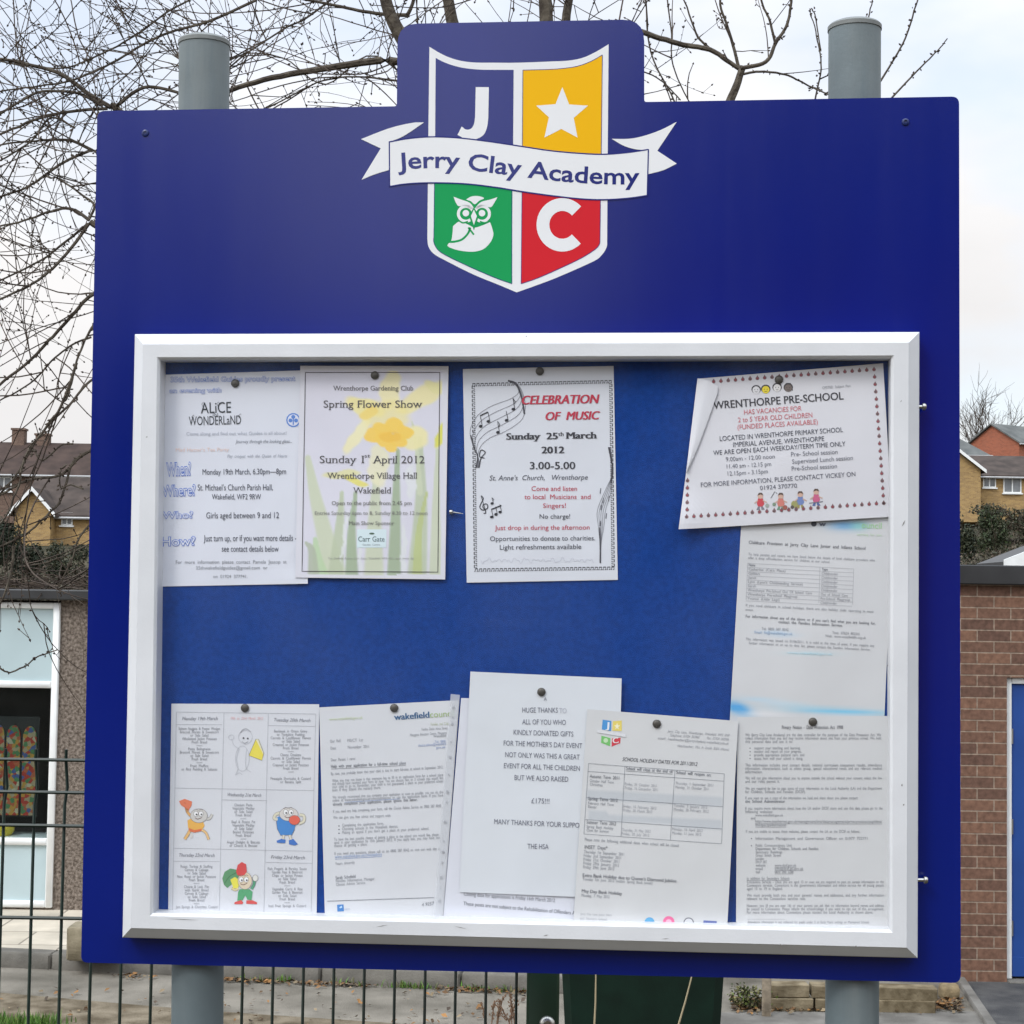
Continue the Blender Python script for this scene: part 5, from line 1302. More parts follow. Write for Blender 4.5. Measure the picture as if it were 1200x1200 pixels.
# ---- privacy notice
J = Sheet('letter', 'privacy notice letter at the bottom right of the board', 'letter', [(864, 840.5), (1047, 839), (1048, 1094), (862.5, 1092)], .0150, (850, 820, 4.286), (192, 193, 194), curl=(.0006, 1.5, 1.4, 2.6), group=PG)
t7 = (104, 106, 114)
J.T('Privacy Notice - Data Protection Act 1998', 284, 146, 590, 146, 15, (70, 72, 80), 'b')
def para(sh, x0, y, x1, lines, cap=12, col=t7, dy=17, sty='r', full=None, slope=0.0):
    for i, l in enumerate(lines):
        w = (x1 - x0) if (i < len(lines) - 1 and full is None) else min(x1 - x0, len(l) * cap * .60)
        sh.T(l, x0, y + i * dy, x0 + w, y + i * dy + w * slope, cap, col, sty)
para(J, 100, 182, 782, ['We (Jerry Clay Lane Academy) are the data controller for the purposes of the Data Protection Act. We', 'collect information from you and may receive information about you from your previous school. We hold', 'this personal data and use it to:'])
for i, l in enumerate(['support your teaching and learning,', 'monitor and report on your progress,', 'provide appropriate pastoral care, and', 'assess how well your school is doing.']):
    J.T(l, 145, 248 + 17.5 * i, 145 + len(l) * 6.6, 248 + 17.5 * i, 12, t7).C(124, 243 + 17.5 * i, 2.6, D1)
para(J, 100, 334, 786, ['This information includes your contact details, national curriculum assessment results, attendance', 'information, characteristics such as ethnic group, special educational needs and any relevant medical', 'information.'])
para(J, 100, 399, 786, ['We will not give information about you to anyone outside the school without your consent unless the law', 'and our rules permit it.'])
para(J, 100, 451, 786, ['We are required by law to pass some of your information to the Local Authority (LA) and the Department', 'for Children, Schools and Families (DCSF).'])
J.T('If you want to see a copy of the information we hold and share about you please contact:', 100, 499, 665, 499, 12, t7).T('the School Administrator', 100, 516, 300, 516, 12, D1, 'b')
para(J, 100, 551, 790, ['If you require more information about how the LA and/or DCSF store and use this data please go to the', 'following websites:'])
J.T('www.wakefield.gov.uk', 150, 585, 290, 585, 11, t7).T('and', 128, 600, 150, 600, 11, t7).T('http://www.teachernet.gov.uk/management/ims/datamanagement/privacynotices/pupildata/', 150, 616, 788, 618, 12, t7, 'r').L([(150, 622), (788, 624)], 1.6, t7).T('thirdpartyinformation', 150, 634, 305, 634, 11, t7).L([(150, 639), (305, 639)], 1.4, t7)
J.T('If you are unable to access these websites, please contact the LA or the DCSF as follows:', 103, 667, 675, 668, 12, t7).T('Information Management and Governance Officer on 01977 722771', 152, 702, 714, 703, 12, t7).C(131, 697, 2.6, D1).C(131, 733, 2.6, D1)
for i, (l, st_) in enumerate([('Public Communications Unit', 'r'), ('Department for Children, Schools and Families', 'b'), ('Sanctuary Buildings', 'r'), ('Great Smith Street', 'r'), ('London', 'r'), ('SW1P 3BT', 'r'), ('website', 'r'), ('email', 'r'), ('tel', 'r')]):
    J.T(l, 152, 737 + i * 16.7, 152 + len(l) * 7.0, 737 + i * 16.7, 11.5, t7, st_)
for i, l in enumerate(['www.dcsf.gov.uk', 'info@dcsf.gsi.gov.uk', '0870 000 2288']): J.T(l, 248, 837 + i * 16.7, 248 + len(l) * 7.2, 837 + i * 16.7, 11.5, t7).L([(248, 841 + i * 16.7), (248 + len(l) * 7.2, 841 + i * 16.7)], 1.2, t7)
J.T('In addition for Secondary Schools', 108, 903, 322, 903, 12, t7).L([(108, 907), (322, 907)], 1.4, t7)
para(J, 108, 921, 796, ['Connexions Services - Once you are aged 13 or over we are required to pass on certain information to the', "Connexions services. Connexions is the government's information and advice service for all young people", 'aged 13 to 19 in England.'])
para(J, 108, 988, 796, ["We must provide both you and your parents' names and addresses, and any further information", 'relevant to the Connexions services role.'])
para(J, 108, 1040, 796, ['However, you (if you are over 16) or your parents can ask that no information beyond names and address', 'be passed to Connexions. Please inform the school/college if you want to opt out of this arrangement.', 'For more information about Connexions please contact the Local Authority as shown above.'])
J.L([(110, 1102), (300, 1102)], 1.2, (150, 150, 156)).T('Attendance information is not collected for pupils under 5 at Early Years settings or Maintained Schools', 112, 1121, 722, 1123, 10, t7)

# ---- school dinner menu
Fm = Sheet('menu', 'school dinner menu divided into nine boxes with coloured food pictures, bottom left', 'menu', [(200.8, 824.6), (374, 825.3), (371, 1072), (197, 1071)], .0115, (190, 810, 4.442), (199, 201, 206), curl=(.0005, 2, 1.3, .9), group=PG)
lc = (158, 160, 166)
for pts in ([(74, 108), (800, 118)], [(70, 173), (312, 174)], [(552, 178), (798, 182)], [(64, 503), (790, 516)], [(310, 565), (545, 568)], [(60, 816), (784, 832)], [(58, 884), (300, 886)], [(540, 890), (782, 895)], [(74, 108), (54, 1140)], [(322, 112), (298, 1140)], [(553, 114), (530, 1148)], [(800, 118), (776, 1148)]): Fm.L(pts, 1.6, lc)
hd = (104, 106, 116); bt = (106, 108, 116)
for (t, x0, y0, x1, y1) in (('Monday 19th March', 104, 150, 288, 150), ('Tuesday 20th March', 580, 156, 770, 160), ('Wednesday 21st March', 338, 545, 515, 549), ('Thursday 22nd March', 86, 860, 272, 862), ('Friday 23rd March', 568, 870, 742, 874)): Fm.T(t, x0, y0, x1, y1, 17, hd, 'i')
Fm.T('19th to 23rd March 2012', 356, 147, 524, 148, 12, (216, 156, 156), 'i')
def menu(cx, y, lines, dy=17.6):
    for i, l in enumerate(lines):
        if l == '-': Fm.T('******', cx - 15, y + i * dy + 2, cx + 15, y + i * dy + 2, 9, bt); continue
        w = len(l) * 7.2; Fm.T(l, cx - w / 2, y + i * dy, cx + w / 2, y + i * dy, 12, bt)
menu(194, 201, ['Salmon Nuggets & Potato Wedges', 'Broccoli Florets & Sweetcorn', 'or Side Salad', 'Wholemeal Jacket Potatoes', 'Fresh Bread', '-', 'Pasta Bolognaise', 'Broccoli Florets & Sweetcorn', 'or Side Salad', 'Fresh Bread', '-', 'Fruit Muffins', 'or Rice Pudding & Sultanas'])
menu(670, 214, ['Beefsteak in Onion Gravy', 'or Yorkshire Pudding', 'Carrots & Cauliflower Florets', 'or Side Salad', 'Creamed or Jacket Potatoes', 'Fresh Bread', '-', 'Cheese Omelette', 'Carrots & Cauliflower Florets', 'or Side Salad', 'Creamed or Jacket Potatoes', 'Fresh Bread', '-', '', 'Pineapple Shortcake & Custard', 'or Banana Split'])
menu(424, 598, ['Chicken Pasta', 'Vegetable Medley', 'or Side Salad', 'Fresh Bread', '-', 'Beef & Potato Pie', 'Vegetable Medley', 'or Side Salad', 'Boiled Potatoes', 'Fresh Bread', '-', 'Angel Delight & Biscuits', 'or Cheese & Biscuits'])
menu(180, 918, ['Roast Turkey & Stuffing', 'Carrots & Cabbage', 'or Side Salad', 'New Roast or Jacket Potatoes', 'Fresh Bread', '-', 'Cheese & Leek Flan', 'with Garlic Bread', 'Carrots & Cabbage', 'or Side Salad', 'Fresh Bread', '-', 'Jam Sponge & Chocolate Custard'])
menu(652, 930, ['Fish Fingers & Parsley Sauce', 'Garden Peas & Beetroot', 'Chips or Jacket Potato', 'or Side Salad', 'Fresh Bread', '-', 'Vegetable Curry & Rice', 'Garden Peas & Beetroot', 'or Side Salad', 'Fresh Bread', '-', 'Iced Fruit Sponge & Custard'])
# food pictures: cheese wedge, carrot, berries in a blue bowl, peppers with leaves
OUT = (110, 104, 104); PAPER_ = (204, 206, 210)
def ell(x, y, rx, ry, col, lv=1, line=OUT):
    Fm.C(x, y, rx + 1.8, line, lv - .3, ry + 1.8, 20); Fm.C(x, y, rx, col, lv, ry, 20)
def face(x, y, s, smile=1):
    for dx in (-13, 13):
        ell(x + dx * s, y - 6 * s, 11 * s, 13 * s, (222, 222, 222), 2.2); Fm.C(x + dx * s + 3 * s, y - 3 * s, 4.5 * s, (50, 48, 52), 2.8)
        Fm.L([(x + dx * s - 12 * s, y - 24 * s), (x + dx * s, y - 31 * s), (x + dx * s + 11 * s, y - 25 * s)], 2.4 * s, OUT, 2)
    Fm.L(catmull([(x - 18 * s, y + 14 * s), (x - 4 * s, y + 21 * s), (x + 18 * s, y + 13 * s)], 4), 3 * s, (96, 60, 56), 2.6)
def limb2(pts, w, col): Fm.L(catmull(pts, 5), w + 3, OUT, .6); Fm.L(catmull(pts, 5), w, col, 1.0)
GREY_ = (178, 180, 186)
# pencil-outline figure with a cheese wedge
Fm.L(catmull([(402, 300), (388, 350), (396, 400), (384, 432)], 5), 2.4, GREY_); Fm.L(catmull([(440, 300), (436, 350), (438, 400), (462, 420)], 5), 2.4, GREY_); Fm.L([(380, 436), (402, 424), (418, 434)], 2.4, GREY_)
th_ = np.linspace(0, 6.283, 22); Fm.L(np.stack([434 + 36 * np.cos(th_), 238 + 36 * np.sin(th_)], 1), 2.6, GREY_); Fm.L(np.stack([418 + 36 * np.cos(th_), 350 + 66 * np.sin(th_)], 1), 2.2, GREY_)
Fm.C(424, 244, 5, (96, 96, 100), 1).C(446, 246, 5, (96, 96, 100), 1).L(catmull([(416, 262), (430, 270), (448, 262)], 4), 2.4, (130, 130, 136)); Fm.L(catmull([(400, 300), (374, 280), (362, 248)], 5), 2.6, GREY_); Fm.L(np.stack([360 + 14 * np.cos(th_), 240 + 13 * np.sin(th_)], 1), 2.2, GREY_); Fm.L(catmull([(408, 216), (420, 200), (440, 196), (462, 212)], 5), 3, (150, 152, 158))
Fm.P([(488, 250), (528, 330), (520, 360), (452, 334)], (216, 202, 84)).P([(488, 250), (502, 249), (530, 322), (528, 330)], (208, 204, 172), 1).L([(488, 250), (452, 334), (520, 360), (530, 322), (502, 249)], 2, OUT, 1, True)
# orange figure waving a red leaf
limb2([(150, 650), (132, 628), (126, 606)], 12, (212, 164, 104)); Fm.P([(88, 572), (118, 560), (156, 574), (154, 594), (130, 634), (118, 606), (98, 592)], (208, 118, 88), 1).L(catmull([(96, 574), (124, 586), (132, 620)], 4), 2.4, (150, 76, 60), 1)
Fm.P([(132, 672), (160, 658), (210, 668), (222, 700), (206, 724), (166, 730), (136, 714)], (216, 166, 82), .8).P([(140, 712), (170, 722), (208, 714), (204, 728), (168, 736), (142, 728)], (202, 108, 72), 1.2)
ell(192, 648, 44, 36, (190, 188, 184), 1.6); face(190, 644, 1.0); limb2([(148, 716), (136, 742), (118, 770)], 14, (214, 172, 112)); limb2([(204, 720), (228, 736), (244, 772)], 11, (214, 178, 128)); limb2([(226, 664), (248, 662), (262, 640)], 11, (188, 186, 180)); Fm.P([(146, 740), (162, 732), (160, 764), (148, 764)], (196, 194, 192), 1)
# blue figure biting something red
Fm.P([(594, 660), (612, 650), (700, 668), (690, 720), (676, 748), (618, 750), (600, 716)], (72, 128, 190), .8).L([(594, 660), (600, 716), (618, 750), (676, 748), (690, 720)], 2.2, OUT, 1)
ell(660, 640, 48, 34, (198, 194, 190), 1.6); face(658, 636, 1.05); ell(690, 670, 28, 24, (208, 98, 82), 3.4); limb2([(602, 668), (584, 660), (594, 640), (620, 632)], 13, (204, 200, 180)); limb2([(712, 690), (738, 676), (738, 648), (716, 642)], 13, (204, 200, 180))
limb2([(634, 748), (630, 770)], 11, (204, 198, 184)); limb2([(664, 748), (672, 772)], 11, (204, 198, 184)); Fm.P([(596, 778), (622, 768), (644, 772), (642, 790), (600, 788)], (70, 112, 180), 1.6).P([(660, 776), (684, 768), (708, 796), (690, 802), (662, 796)], (70, 112, 180), 1.6)
# green figure with leaves and a red top
Fm.P([(314, 974), (326, 940), (356, 922), (396, 930), (404, 966), (374, 996), (340, 1024), (322, 1006)], (92, 140, 102), .6).L(catmull([(326, 1000), (352, 964), (392, 942)], 5), 3, (64, 104, 76), 1).P([(356, 980), (380, 966), (404, 984), (396, 1026), (372, 1026)], (214, 206, 84), .9)
ell(432, 986, 36, 44, (206, 192, 168), 1.4); Fm.P([(386, 938), (394, 904), (416, 888), (438, 900), (442, 938), (430, 956), (410, 962), (392, 956)], (198, 76, 76), 2.0); face(426, 986, 1.0)
Fm.P([(404, 1030), (456, 1030), (472, 1044), (466, 1088), (444, 1084), (434, 1062), (420, 1088), (392, 1090), (396, 1046)], (86, 154, 110), 1.0).P([(378, 1098), (412, 1086), (424, 1100), (418, 1108), (376, 1108)], (198, 84, 82), 1.4).P([(440, 1088), (474, 1088), (496, 1100), (494, 1108), (438, 1106)], (198, 84, 82), 1.4)
limb2([(466, 1030), (480, 1000), (478, 966)], 13, (86, 146, 116)); limb2([(398, 1026), (380, 1034), (362, 1024)], 10, (206, 192, 150)); ell(486, 972, 13, 16, (206, 206, 200), 1.8)

# ---- council letter
G_ = Sheet('letter', 'council letter with a blue and green letterhead, right of the dinner menu', 'letter', [(374, 829), (537.5, 820.5), (519, 1074), (380.6, 1072)], .0115, (365, 800, 4.211), (198, 200, 204), curl=(.0007, 1.4, 1.5, .2), group=PG)
t8 = (112, 115, 124)
G_.T('www.wakefield.gov.uk', 88, 187, 254, 178, 12, (176, 190, 140)).T('wakefield', 410, 184, 582, 172, 30, (54, 92, 130), 'b').T('council', 586, 172, 706, 165, 30, (150, 172, 112), 'r')
G_.T('Families and Culture', 590, 212, 690, 207, 12, (160, 170, 130)).T('Families Choice Advice Service', 545, 236, 672, 229, 11, t8).T('Manygates Education Centre, Manygates', 487, 264, 668, 252, 11, t8).T('Wakefield', 602, 270, 664, 266, 11, t8).T('Tel: 0800', 610, 298, 662, 294, 11, (110, 130, 176)).T('choice.advice@wakefield', 527, 316, 664, 306, 11, (110, 130, 176)).T('gov.uk', 616, 326, 662, 322, 11, (110, 130, 176))
G_.T('Our Ref:', 92, 296, 145, 292, 12, t8).T('FIS/CT Ltr', 178, 292, 256, 288, 12, t8).T('Date:', 95, 330, 122, 328, 12, t8).T('November 2011', 180, 325, 284, 320, 12, t8).T('Dear Parent / carer', 97, 388, 218, 380, 12, t8)
G_.T('Help with your application for a full-time school place', 97, 420, 466, 402, 13, (76, 80, 90), 'b').L([(97, 426), (466, 408)], 1.6, t8)
def gp(y, slope, rows, x0=103, x1=650, dy=15.5):
    for i, l in enumerate(rows):
        w = (x1 - x0) if len(l) > 84 else len(l) * 6.3
        G_.T(l, x0, y + i * dy, x0 + w, y + i * dy - w * slope, 12, t8)
gp(456, .062, ['By now, you probably know that your child is due to start full-time at school in September 2012.'], 97)
gp(490, .055, ['What you may not know is that everyone has to fill in an application form for a school place', 'and should have received your form by now. You can choose two or 3 schools you would like', 'your child to go to. Remember, your child is not guaranteed a place at your preferred school', 'even if they attend the nursery there.'])
gp(572, .05, ['We strongly recommend that you complete your application as soon as possible, you can do this', 'online at www.wakefield.gov.uk/schooladmissions or use the application form. If you have'], 104)
G_.T('already completed your application, please ignore this letter.', 106, 606, 524, 582, 12, (76, 80, 90), 'b').L([(164, 590), (436, 573)], 1.6, (110, 140, 190))
gp(642, .055, ['If you need any help completing your form, call the Choice Advice Service on 0800 587 8042'], 107, 640); gp(672, .04, ['We can give you free advice and support with:'], 108)
for i, l in enumerate(['Completing the application form,', 'Choosing schools in the Wakefield district,', "Making an appeal if you don't get a place at your preferred school."]):
    w = len(l) * 6.4; G_.T(l, 152, 710 + i * 18, 152 + w, 710 + i * 18 - w * .05, 12, t8).C(136, 707 + i * 18, 3, D1)
gp(780, .05, ['To have the best possible chance of getting a place at the school you would like, please', 'send in your application by 15th January 2012. If you apply late, you may have less', 'chance of getting a place.'], 112, 628)
gp(850, .05, ['If you need any questions, please call us on 0800 587 8042 or visit our web site at'], 114, 624); G_.T('www.wakefield.gov.uk/choiceadvice', 116, 866, 348, 852, 12, (110, 140, 190)).L([(116, 871), (348, 857)], 1.6, (110, 140, 190)).T('Yours sincerely', 118, 900, 214, 892, 12, t8)
G_.T('Sarah Schofield', 120, 970, 218, 962, 13, (84, 88, 98), 'b').T('Families Information Manager', 121, 985, 312, 973, 12, t8).T('Choice Advice Service', 122, 1003, 266, 993, 12, t8)
G_.L([(78, 1078), (604, 1060)], 2.4, (108, 112, 120)).P([(126, 1096), (158, 1094), (160, 1128), (128, 1130)], (72, 122, 180)).P([(138, 1108), (150, 1100), (152, 1110), (140, 1114)], (170, 196, 220), 1).T('INVESTOR', 162, 1124, 190, 1122, 8, (130, 150, 180)).T('4 9257', 544, 1104, 604, 1096, 16, (100, 104, 112), 'i')

# ---- job advert behind the thank-you note
K_ = Sheet('notice', 'job advert sheet showing only its left edge and foot behind the thank you note', 'notice', [(540.4, 818), (690, 822), (684, 1088), (519.5, 1077)], .0138, (515, 780, 3.936), (200, 202, 210), curl=(.0005, 1.5, 1.2, 1.9), group=PG)
K_.T('Closing date for applications is Friday 16th March 2012', 112, 1060, 532, 1090, 17, t7).T('These posts are not subject to the Rehabilitation of Offenders Act', 110, 1104, 640, 1150, 17, (88, 90, 98))
# ---- thank-you note
H_ = Sheet('notice', 'plain white thank you note in capital letters about gifts for a Mother\'s Day event', 'notice', [(551.3, 787), (728.5, 795), (722, 1053), (538.5, 1045.5)], .0162, (515, 780, 3.936), (200, 204, 209), curl=(.0007, 1.3, 1.4, .5), group=PG)
t9 = (108, 110, 122)
H_.T('A', 481, 162, 496, 162, 16, t9)
for (t, x0, y0, x1, y1) in (('HUGE THANKS', 382, 216, 546, 217), ('ALL OF YOU WHO', 382, 270, 583, 273), ('KINDLY DONATED GIFTS', 342, 318, 617, 327), ("FOR THE MOTHER'S DAY EVENT", 296, 368, 658, 381), ('NOT ONLY WAS THIS A GREAT', 303, 421, 646, 433), ('EVENT FOR ALL THE CHILDREN', 297, 472, 647, 485), ('BUT WE ALSO RAISED', 346, 527, 594, 535), ('\u00a3175!!!', 424, 634, 507, 636), ('MANY THANKS FOR YOUR SUPPORT', 252, 730, 676, 749), ('THE HSA', 406, 844, 503, 846)): H_.T(t, x0, y0, x1, y1, 23, t9)
H_.T('TO', 552, 218, 586, 219, 23, (170, 172, 182))

# ---- school holiday dates
def bars(cc, cols):
    c = cols.copy()
    for (y0, y1) in ((462, 506), (574, 620)):
        sl = (cc[:, 0] - 80) * .062
        m = (cc[:, 0] > 82) & (cc[:, 0] < 772) & (cc[:, 1] > y0 + sl) & (cc[:, 1] < y1 + sl); c[m] = (180, 184, 188)
    return c
I_ = Sheet('letter', 'school holiday dates sheet with a small four coloured crest at its top left', 'letter', [(688.3, 831), (865, 845), (852, 1090), (671.5, 1088)], .0190, (670, 820, 4.365), (195, 196, 197), curl=(.0006, 1.6, 1.3, 1.4), paint=bars, grid=(48, 64), group=PG)
I_.P([(158, 102), (203, 108), (201, 160), (154, 152)], (74, 140, 196)).P([(210, 110), (256, 106), (256, 160), (208, 158)], (214, 196, 104)).P([(152, 184), (198, 196), (196, 238), (150, 220)], (112, 180, 104)).P([(206, 198), (250, 194), (248, 222), (204, 240)], (196, 64, 76))
I_.T('J', 174, 146, 190, 147, 32, (214, 218, 222), 'b').T('C', 212, 224, 240, 220, 28, (220, 214, 216), 'b').P([(232, 118), (236, 130), (248, 132), (238, 140), (241, 152), (232, 145), (222, 151), (226, 139), (217, 131), (228, 130)], (226, 222, 190), 1).C(174, 208, 12, (180, 208, 170), 1)
I_.P([(132, 152), (276, 176), (276, 192), (132, 168)], (204, 205, 208), 2).T('Jerry Clay Academy', 134, 165, 276, 189, 12, (90, 94, 104), 'b')
for (t, x0, y0, x1, y1) in (('Jerry Clay Lane, Wrenthorpe, Wakefield WF2 0NP', 490, 166, 806, 188), ('Telephone: 01924 303905     Fax: 01924 303906', 500, 186, 802, 209), ('email: headteacher@jerryclaylane.wakefield.sch.uk', 440, 201, 802, 230), ('Headteacher: Mrs A Smith B.Ed (Hons)', 540, 240, 802, 260)): I_.T(t, x0, y0, x1, y1, 11, (126, 128, 136), 'i')
I_.T('SCHOOL HOLIDAY DATES FOR 2011/2012', 258, 312, 640, 338, 18.5, (62, 64, 72), 'i')
lc2 = (120, 124, 132)
for pts in ([(86, 326), (780, 378)], [(82, 366), (778, 416)], [(76, 500), (772, 546)], [(70, 612), (768, 660)], [(62, 686), (766, 736)], [(86, 326), (62, 686)], [(272, 340), (252, 700)], [(528, 362), (504, 716)], [(780, 378), (766, 736)]): I_.L(pts, 1.8, lc2)
I_.T('School will close at the end of:', 278, 358, 516, 374, 14, D1, 'b').T('School will reopen on:', 534, 378, 712, 392, 14, D1, 'b').L([(278, 364), (516, 380)], 1.4, D1)
for (y, h, a, c_, d_) in ((398, 'Autumn Term 2011', ('', 'Friday, 21 October 2011', 'Friday, 16 December 2011'), ('October Half Term', 'Christmas'), ('Thursday, 1 September 2011', 'Monday, 31 October 2011')), (512, 'Spring Term 2012', ('', 'Friday, 10 February 2012', 'Friday, 30 March 2012'), ('February Half Term', 'Easter'), ('Tuesday, 3 January 2012', 'Monday, 20 February 2012')), (632, 'Summer Term 2012', ('', 'Thursday, 31 May 2012', 'Friday, 20 July 2012'), ('Spring Bank Holiday', 'Close for Summer'), ('Monday, 16 April 2012', 'Monday, 11 June 2012'))):
    xo = 92 - (y - 398) * .07
    I_.T(h, xo, y, xo + 150, y + 10, 14, (84, 86, 94), 'b')
    for i, l in enumerate(c_): I_.T(l, xo, y + 22 + i * 18, xo + len(l) * 7.2, y + 22 + i * 18 + len(l) * .5, 12, t8)
    for i, l in enumerate(a[1:]): I_.T(l, xo + 180, y + 38 + i * 20, xo + 180 + len(l) * 7.0, y + 38 + i * 20 + len(l) * .45, 12, (140, 142, 150))
    for i, l in enumerate(d_): I_.T(l, xo + 438, y + 34 + i * 20, xo + 438 + len(l) * 7.4, y + 34 + i * 20 + len(l) * .45, 12, (130, 132, 140))
I_.T('Please note the following additional dates when school will be closed:', 66, 720, 548, 752, 13, t8)
I_.T('INSET Days*', 66, 760, 182, 766, 15, (78, 80, 88), 'b')
for i, l in enumerate(['Thursday 1st September 2011', 'Friday 2nd September 2011', 'Friday 21st October 2011', 'Friday 27th January 2012', 'Friday 29th June 2012']): I_.T(l, 62 - i, 783 + i * 19.5, 62 - i + len(l) * 7.6, 783 + i * 19.5 + len(l) * .5, 13, t8)
I_.T("Extra Bank Holiday due to Queen's Diamond Jubilee", 56, 904, 535, 934, 17, (78, 80, 88), 'b').T('Tuesday 5th June 2012 (within Spring Bank break)', 55, 922, 412, 944, 12, t8).T('May Day Bank Holiday', 51, 984, 257, 998, 16, (78, 80, 88), 'b').T('Monday, 7 May 2012', 50, 1006, 193, 1015, 13, t8)
I_.T('Jerry Clay Lane Junior Infant', 44, 1100, 205, 1106, 10, (150, 152, 158)).T('and Nursery School', 42, 1122, 178, 1128, 10, (150, 152, 158)).C(398, 1138, 26, (96, 160, 200), 0).C(496, 1136, 30, (216, 108, 150), 0).C(496, 1138, 16, (226, 170, 190), 1).C(598, 1140, 27, (110, 112, 120), 0).C(598, 1140, 22, (199, 200, 203), 1).P([(674, 1128), (742, 1132), (740, 1160), (672, 1156)], (96, 108, 160))

# ---- crest lettering is harvested along with the paper text
CREST_TXT = [('Jerry Clay Academy', 0.018), ('H', 0.0)]
for t, o_ in CREST_TXT: need(t, o_)
harvest()
CAPH = TEXTQ[('H', 0.0)][0][:, 1].max()
for s_ in PAPERS: s_.build()

# folded-over left margin of the pre-school poster
def flap(sheet, pts, lifts, col):
    b = MB(); st_ = P2S(sheet.px(pts), sheet.n)
    v = np.stack([st_[:, 0] - sheet.c0[0], -(sheet.bump(st_) + np.array(lifts)), st_[:, 1] - sheet.c0[1]], 1)
    b.add(v, [(0, 3, 2, 1)] if len(pts) == 4 else [tuple(range(len(pts)))[::-1]]); return b
K1_ = .70 / lin(208)
pm = mat('plain_paper', tuple(np.clip(lin((207, 208, 213)) * K1_, 0, .82)), .55, var=.02, scale=9)
b = MB(); N = 12; pts = []
for i in range(N + 1):
    t = i / N; a = np.array([163, 143]) * (1 - t) + np.array([106, 612]) * t; wd = 100 * (1 - t) ** .8 * (1 if t > .02 else .92) + 8 * (1 - t)
    pts.append((a, a + np.array([wd * .55, 14 * (1 - t)]), a + np.array([wd, 42 * (1 - t)])))
vs = []
for (a, m_, c) in pts:
    st_ = P2S(D.px([a - np.array([3, 0]), (a + m_) / 2, m_, c]), D.n)
    for k, z in enumerate((.0010, .0042, .0046, .0026)): vs.append((st_[k, 0] - D.c0[0], -(D.bump(st_[k:k + 1])[0] + z), st_[k, 1] - D.c0[1]))
fs = [(i * 4 + j, i * 4 + 4 + j, i * 4 + 5 + j, i * 4 + 1 + j) for i in range(N) for j in range(3)]
b.add(vs, fs); b.build('folded_margin', pm, D.o, smooth=True)
# clear punched wallet edge on the council letter
def polyst(sheet, pts, dz):
    st_ = P2S(sheet.px(pts), sheet.n); return np.stack([st_[:, 0] - sheet.c0[0], -(sheet.bump(st_) + dz), st_[:, 1] - sheet.c0[1]], 1)
pl = bpy.data.materials.new('milky_plastic'); pl.use_nodes = True
nt = pl.node_tree; nt.nodes['Principled BSDF'].inputs['Base Color'].default_value = (.72, .74, .78, 1); nt.nodes['Principled BSDF'].inputs['Alpha'].default_value = .55; nt.nodes['Principled BSDF'].inputs['Roughness'].default_value = .25
b = MB(); q = polyst(G_, [(688, 56), (733, 60), (652, 1152), (604, 1152)], .0016); b.add(q, [(0, 3, 2, 1)]); b.mi = 1
for i, t in enumerate((.04, .085, .115, .20, .27, .35, .43, .48, .57, .66, .71, .76, .83, .88, .94)):
    x, y = 712 - 76 * t - 8, 80 + 1060 * t; r = 6.5 if i % 2 == 0 else 4
    tt = np.linspace(0, 6.283, 9)[:-1]; q = polyst(G_, np.stack([x + r * np.cos(tt), y + r * 1.1 * np.sin(tt)], 1), .0020); b.add(q, [tuple(range(7, -1, -1))])
wal = b.build('plastic_wallet', [pl, mat('hole_edge', (.36, .37, .40), .8)], G_.o)

# ------------------------------------------------------------------ drawing pins
pin0 = None
for (px, py, sh, what) in ((275.3, 449, A, 'blue headed guides poster'), (439, 439.6, B, 'flower show poster'), (632.4, 434.8, C_, 'music poster'), (913, 444.6, D, 'tilted pre-school poster'), (952.7, 846, J, 'privacy notice'), (286.6, 829.8, Fm, 'dinner menu'), (461.7, 829.8, G_, 'council letter'), (634.4, 811, H_, 'thank you note'), (769.7, 848.4, I_, 'holiday dates sheet')):
    st_ = P2S((px, py), sh.n + .003)[0]
    if pin0 is None:
        b = MB(); b.lathe([(.0056, 0), (.0058, .0006), (.0052, .0016), (.0035, .0026), (.0012, .0030)], 18, Matrix.Rotation(RAD(90), 4, 'X'))
        b.tube([(0, .0, 0), (0, .007, 0)], .0006, 6); pin = pin0 = b.build('drawing_pin', M['pin'], smooth='auto')
    else:
        pin = pin0.copy(); COL.objects.link(pin)
    zz_ = sh.n + sh.bump(st_[None])[0] + .0008
    loc = SM @ np.array([st_[0], -zz_, st_[1] + H0]) + SB
    pin.matrix_world = Matrix.Translation(Vector(loc)) @ _M.to_4x4()
    tag(pin, 'round dark drawing pin at the top of the ' + what, 'drawing pin', 'drawing pins holding the notices')
# pin stuck sideways in the bare board
st_ = P2S((528.5, 600), NI + .004)[0]
b = MB(); b.lathe([(.001, -.0022), (.0030, -.0018), (.0034, 0), (.0030, .002), (.0012, .0032), (.0009, .010), (.0003, .017)], 14, Matrix.Rotation(RAD(90), 4, 'Y') @ Matrix.Rotation(RAD(8), 4, 'Y'))
o = b.build('drawing_pin', M['steel'], smooth='auto')
o.matrix_world = Matrix.Translation(Vector(SM @ np.array([st_[0], -NI - .0042, st_[1] + H0]) + SB)) @ _M.to_4x4()
tag(o, 'bright drawing pin lying sideways on bare blue board between the flower and music posters', 'drawing pin', 'drawing pins holding the notices')

